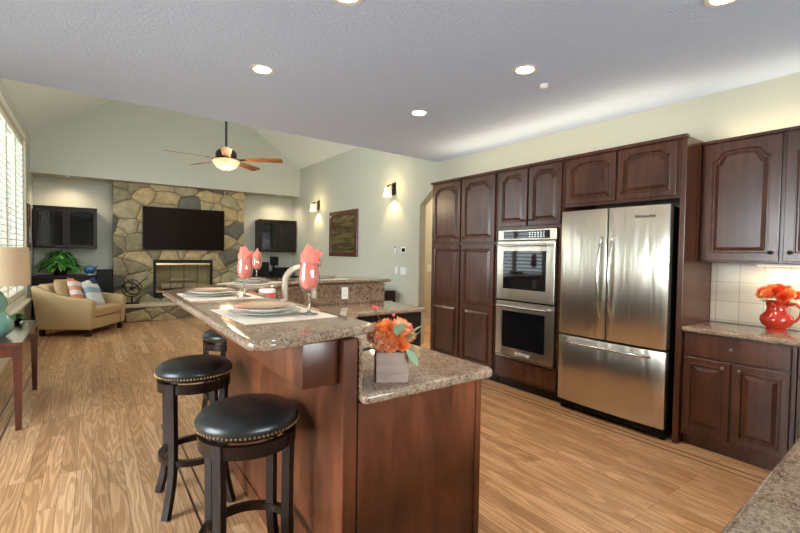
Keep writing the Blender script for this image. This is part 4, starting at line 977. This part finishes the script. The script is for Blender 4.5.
# ================================================================== CEILING FITTINGS
def downlight(x, y, label):
    t = thing('recessed_light', label, 'ceiling light', (x, y, CZ), 0, 'recessed ceiling lights')
    MO().lathe([(0.062, -0.002), (0.088, -0.004), (0.092, 0.0)], 32).build('trim_ring', 'white', t, smooth=True)
    MB().lathe([(0, -0.001), (0.064, -0.001)], 32).build('lens', 'can_glow', t)
    d = bpy.data.lights.new('downlight_beam', 'SPOT'); d.energy = 38; d.color = (1.0, 0.84, 0.62); d.spot_size = math.radians(115); d.spot_blend = 0.8; d.shadow_soft_size = 0.06
    o = bpy.data.objects.new('downlight_beam', d); COL.objects.link(o); o.location = (x, y, CZ-0.03)
downlight(1.05, 3.29, 'recessed ceiling light at the left, above the bar stools')
downlight(2.59, 3.36, 'recessed ceiling light farthest back, above the far counter')
downlight(2.60, 2.11, 'recessed ceiling light beside the smoke detector')
downlight(1.11, 2.08, 'recessed ceiling light cut by the top edge left of centre')
downlight(2.70, 0.91, 'recessed ceiling light cut by the top edge at the right')
t = thing('smoke_detector', 'small round white ceiling sensor right of a recessed light', 'smoke detector', (2.95, 2.20, CZ))
MB().lathe([(0, -0.03), (0.02, -0.03), (0.032, -0.018), (0.035, 0)], 20).build('housing', 'white', t, smooth=True)
# lamps on top of and below the wall cabinets (strip fixtures)
def strip(x, y0, y1, z, upw, power, label):
    t = thing('strip_light', label, 'strip light', (x, 0, z), 0, 'cabinet strip lights')
    MB().box(-0.02, 0.02, y0, y1, -0.01, 0.004, bev=0.002, seg=1).build('housing', 'white', t)
    MB().box(-0.012, 0.012, y0+0.01, y1-0.01, (0.0045 if upw else -0.0135), (0.007 if upw else -0.011)).build('diffuser', simple('strip_diffuser', (1, 0.9, 0.7), 0.5, emit=(1, 0.8, 0.5), es=1.5), t)
    area('strip_glow', (x, (y0+y1)/2, z+(0.012 if upw else -0.018)), (0, 0.0001, 1 if upw else -1), 0.03, y1-y0, power, WARM)
strip(3.84, 1.55, 4.35, TOP+0.011, True, 6.5, 'hidden strip light on top of the tall espresso cabinets')
strip(4.08, 0.50, 1.40, 2.336, True, 1.8, 'hidden strip light on top of the right wall cabinet')
strip(4.05, 0.50, 1.10, 1.390, False, 2.5, 'strip light under the right wall cabinet above the pitcher')

# ================================================================== LEFT SIDE
# console table with lamp
t = thing('console_table', 'narrow mahogany console table with tapered legs under the green lamp', 'table', (-0.63, 5.08, 0))
MB().box(-0.20, 0.195, -0.66, 0.66, 0.672, 0.700, bev=0.005).build('table_top', 'table_wood', t)
b = MB()
for y_ in (-0.60, 0.58): b.box(-0.16, 0.155, y_, y_+0.02, 0.58, 0.672)
for x_ in (-0.175, 0.155): b.box(x_, x_+0.02, -0.58, 0.58, 0.58, 0.672)
b.build('apron', 'table_wood', t)
for x_ in (-0.165, 0.160):
    for y_ in (-0.60, 0.60):
        b = MB(); b.prism([(x_-0.03, y_-0.03), (x_+0.03, y_-0.03), (x_+0.03, y_+0.03), (x_-0.03, y_+0.03)], 0.56, 0.672, 'z')
        v0 = [(x_+sx*0.019, y_+sy*0.019, 0) for sx, sy in ((-1, -1), (1, -1), (1, 1), (-1, 1))]; v1 = [(x_+sx*0.028, y_+sy*0.028, 0.56) for sx, sy in ((-1, -1), (1, -1), (1, 1), (-1, 1))]
        b.faces(v0+v1, [(0, 1, 2, 3), (4, 5, 6, 7)]+[(i, (i+1) % 4, 4+(i+1) % 4, 4+i) for i in range(4)])
        b.build('leg', 'table_wood', t)
t = thing('table_lamp', 'celadon green gourd lamp with tan drum shade on the console table', 'lamp', (-0.645, 4.76, 0.701))
MB().lathe([(0, 0), (0.07, 0), (0.08, 0.012), (0.105, 0.035), (0.126, 0.085), (0.122, 0.135), (0.090, 0.18), (0.066, 0.205), (0.072, 0.225), (0.086, 0.265), (0.082, 0.31), (0.055, 0.36), (0.03, 0.39), (0.02, 0.41), (0, 0.41)], 40).build('lamp_base', 'celadon', t, smooth=True)
MB().tube([(0, 0, 0.41), (0, 0, 0.72)], 0.007, 8).build('harp', 'brass', t)
MO().lathe([(0.232, 0.425), (0.222, 0.735), (0.219, 0.735), (0.229, 0.425), (0.232, 0.425)], 48).build('lamp_shade', 'shade', t, smooth=True)
MB().ball((0, 0, 0.733), 0.012, seg=8).build('finial', 'brass', t, smooth=True)
# armchair
dvec = math.atan2(-0.54, 0.84)      # facing direction
CH = thing('armchair', 'tan upholstered armchair with sloping arms beside the stone hearth', 'armchair', (-0.125, 9.25, 0), dvec+PI/2)
for sx in (-1, 1):
    prof = [(-0.44, 0.11), (-0.46, 0.42), (-0.475, 0.55), (-0.45, 0.60), (-0.36, 0.62), (-0.20, 0.63), (0.0, 0.655), (0.20, 0.71), (0.38, 0.79), (0.46, 0.82), (0.50, 0.81), (0.40, 0.11)]
    o = MB().prism(prof, sx*0.37, sx*0.485, 'x').build('arm', 'fabric', CH); bevel_mod(o, 0.03, 4)
o = MB().box(-0.368, 0.368, -0.42, 0.30, 0.11, 0.30).build('seat_base', 'fabric', CH); bevel_mod(o, 0.015, 3)
o = MB().box(-0.365, 0.365, -0.455, 0.22, 0.305, 0.455).build('seat_cushion', 'fabric', CH); bevel_mod(o, 0.035, 4)
o = MB().prism([(0.18, 0.30), (0.40, 0.11), (0.50, 0.80), (0.44, 0.84), (0.32, 0.82), (0.20, 0.5)], -0.368, 0.368, 'x').build('backrest', 'fabric', CH); bevel_mod(o, 0.03, 4)
for x_ in (-0.42, 0.42):
    for y_ in (-0.38, 0.36): MB().box(x_-0.03, x_+0.03, y_-0.03, y_+0.03, 0, 0.108).build('leg', 'dark_wood', CH)
def pillow(lx, ly, z, size, mat, label, rot, th=0.13):
    b = bmesh.new(); n = 14; top = {}
    def pt(i, j, s_):
        u, v = 2*i/n-1, 2*j/n-1; e = (1-u**4)*(1-v**4); k = 1-0.06*(1-abs(u))*(abs(v))**2; k2 = 1-0.06*(1-abs(v))*(abs(u))**2
        return (u*size/2*k2, s_*th/2*max(0, e)**0.5, v*size/2*k)
    q = MB(); q.b.free(); q.b = b
    for s_ in (-1, 1):
        V = [[b.verts.new(pt(i, j, s_)) for j in range(n+1)] for i in range(n+1)]
        for i in range(n):
            for j in range(n): b.faces.new((V[i][j], V[i+1][j], V[i+1][j+1], V[i][j+1]))
    bmesh.ops.remove_doubles(b, verts=b.verts, dist=0.0005)
    o = q.build('throw_pillow', mat, smooth=True, angle=70)
    c_, s_ = math.cos(CH.rotation_euler.z), math.sin(CH.rotation_euler.z)
    o.location = (CH.location.x+lx*c_-ly*s_, CH.location.y+lx*s_+ly*c_, z); o.rotation_euler = (rot[0], rot[1], CH.rotation_euler.z+rot[2])
    return tag(o, label, 'pillow', 'pillows on the armchair')
pillow(-0.16, 0.14, 0.70, 0.46, 'fabric', 'plain tan back pillow against the armchair backrest', (-0.25, 0, 0), 0.15)
pillow(-0.08, 0.02, 0.69, 0.46, 'pillow_coral', 'coral and white striped pillow on the tan armchair', (-0.35, 0.25, 0.15))
pillow(0.26, 0.03, 0.68, 0.42, 'pillow_navy', 'navy and white patterned pillow at the far side of the armchair', (-0.3, -0.3, -0.25))
pillow(0.10, -0.12, 0.645, 0.43, 'pillow_blue', 'pale blue and white pillow in front on the armchair', (-0.45, 0.15, 0.0), 0.11)
# left wall mirror frame
t = thing('wall_frame', 'dark wood framed panel on the left wall beside the shuttered window', 'picture', (LW, 9.74, 1.78))
MB().box(0, 0.03, -0.17, 0.17, -0.40, 0.40, bev=0.004).build('frame', 'table_wood', t)
MB().box(0.029, 0.034, -0.12, 0.12, -0.35, 0.35).build('panel', 'art', t)
t = thing('window_plant', 'low green sprig in a small dish at the far end of the console table', 'plant', (-0.62, 5.58, 0.701))
MB().lathe([(0, 0), (0.05, 0), (0.07, 0.035), (0.06, 0.035), (0, 0.02)], 20).build('dish', 'iron', t, smooth=True)
b = MB()
for i in range(44):
    a = random.random()*2*PI; leaf_bm(b, (0.03*math.cos(a), 0.03*math.sin(a), 0.03+random.random()*0.05), (math.cos(a), math.sin(a), random.uniform(0.1, 0.9)), random.uniform(0.06, 0.11), 0.045, 0.5)
b.build('foliage', 'leaf', t, smooth=True)

# hall light
d = bpy.data.lights.new('hall_light', 'POINT'); d.energy = 75; d.color = (1, 0.87, 0.68); d.shadow_soft_size = 0.1
o = bpy.data.objects.new('hall_light', d); COL.objects.link(o); o.location = (4.95, 5.6, 2.4)
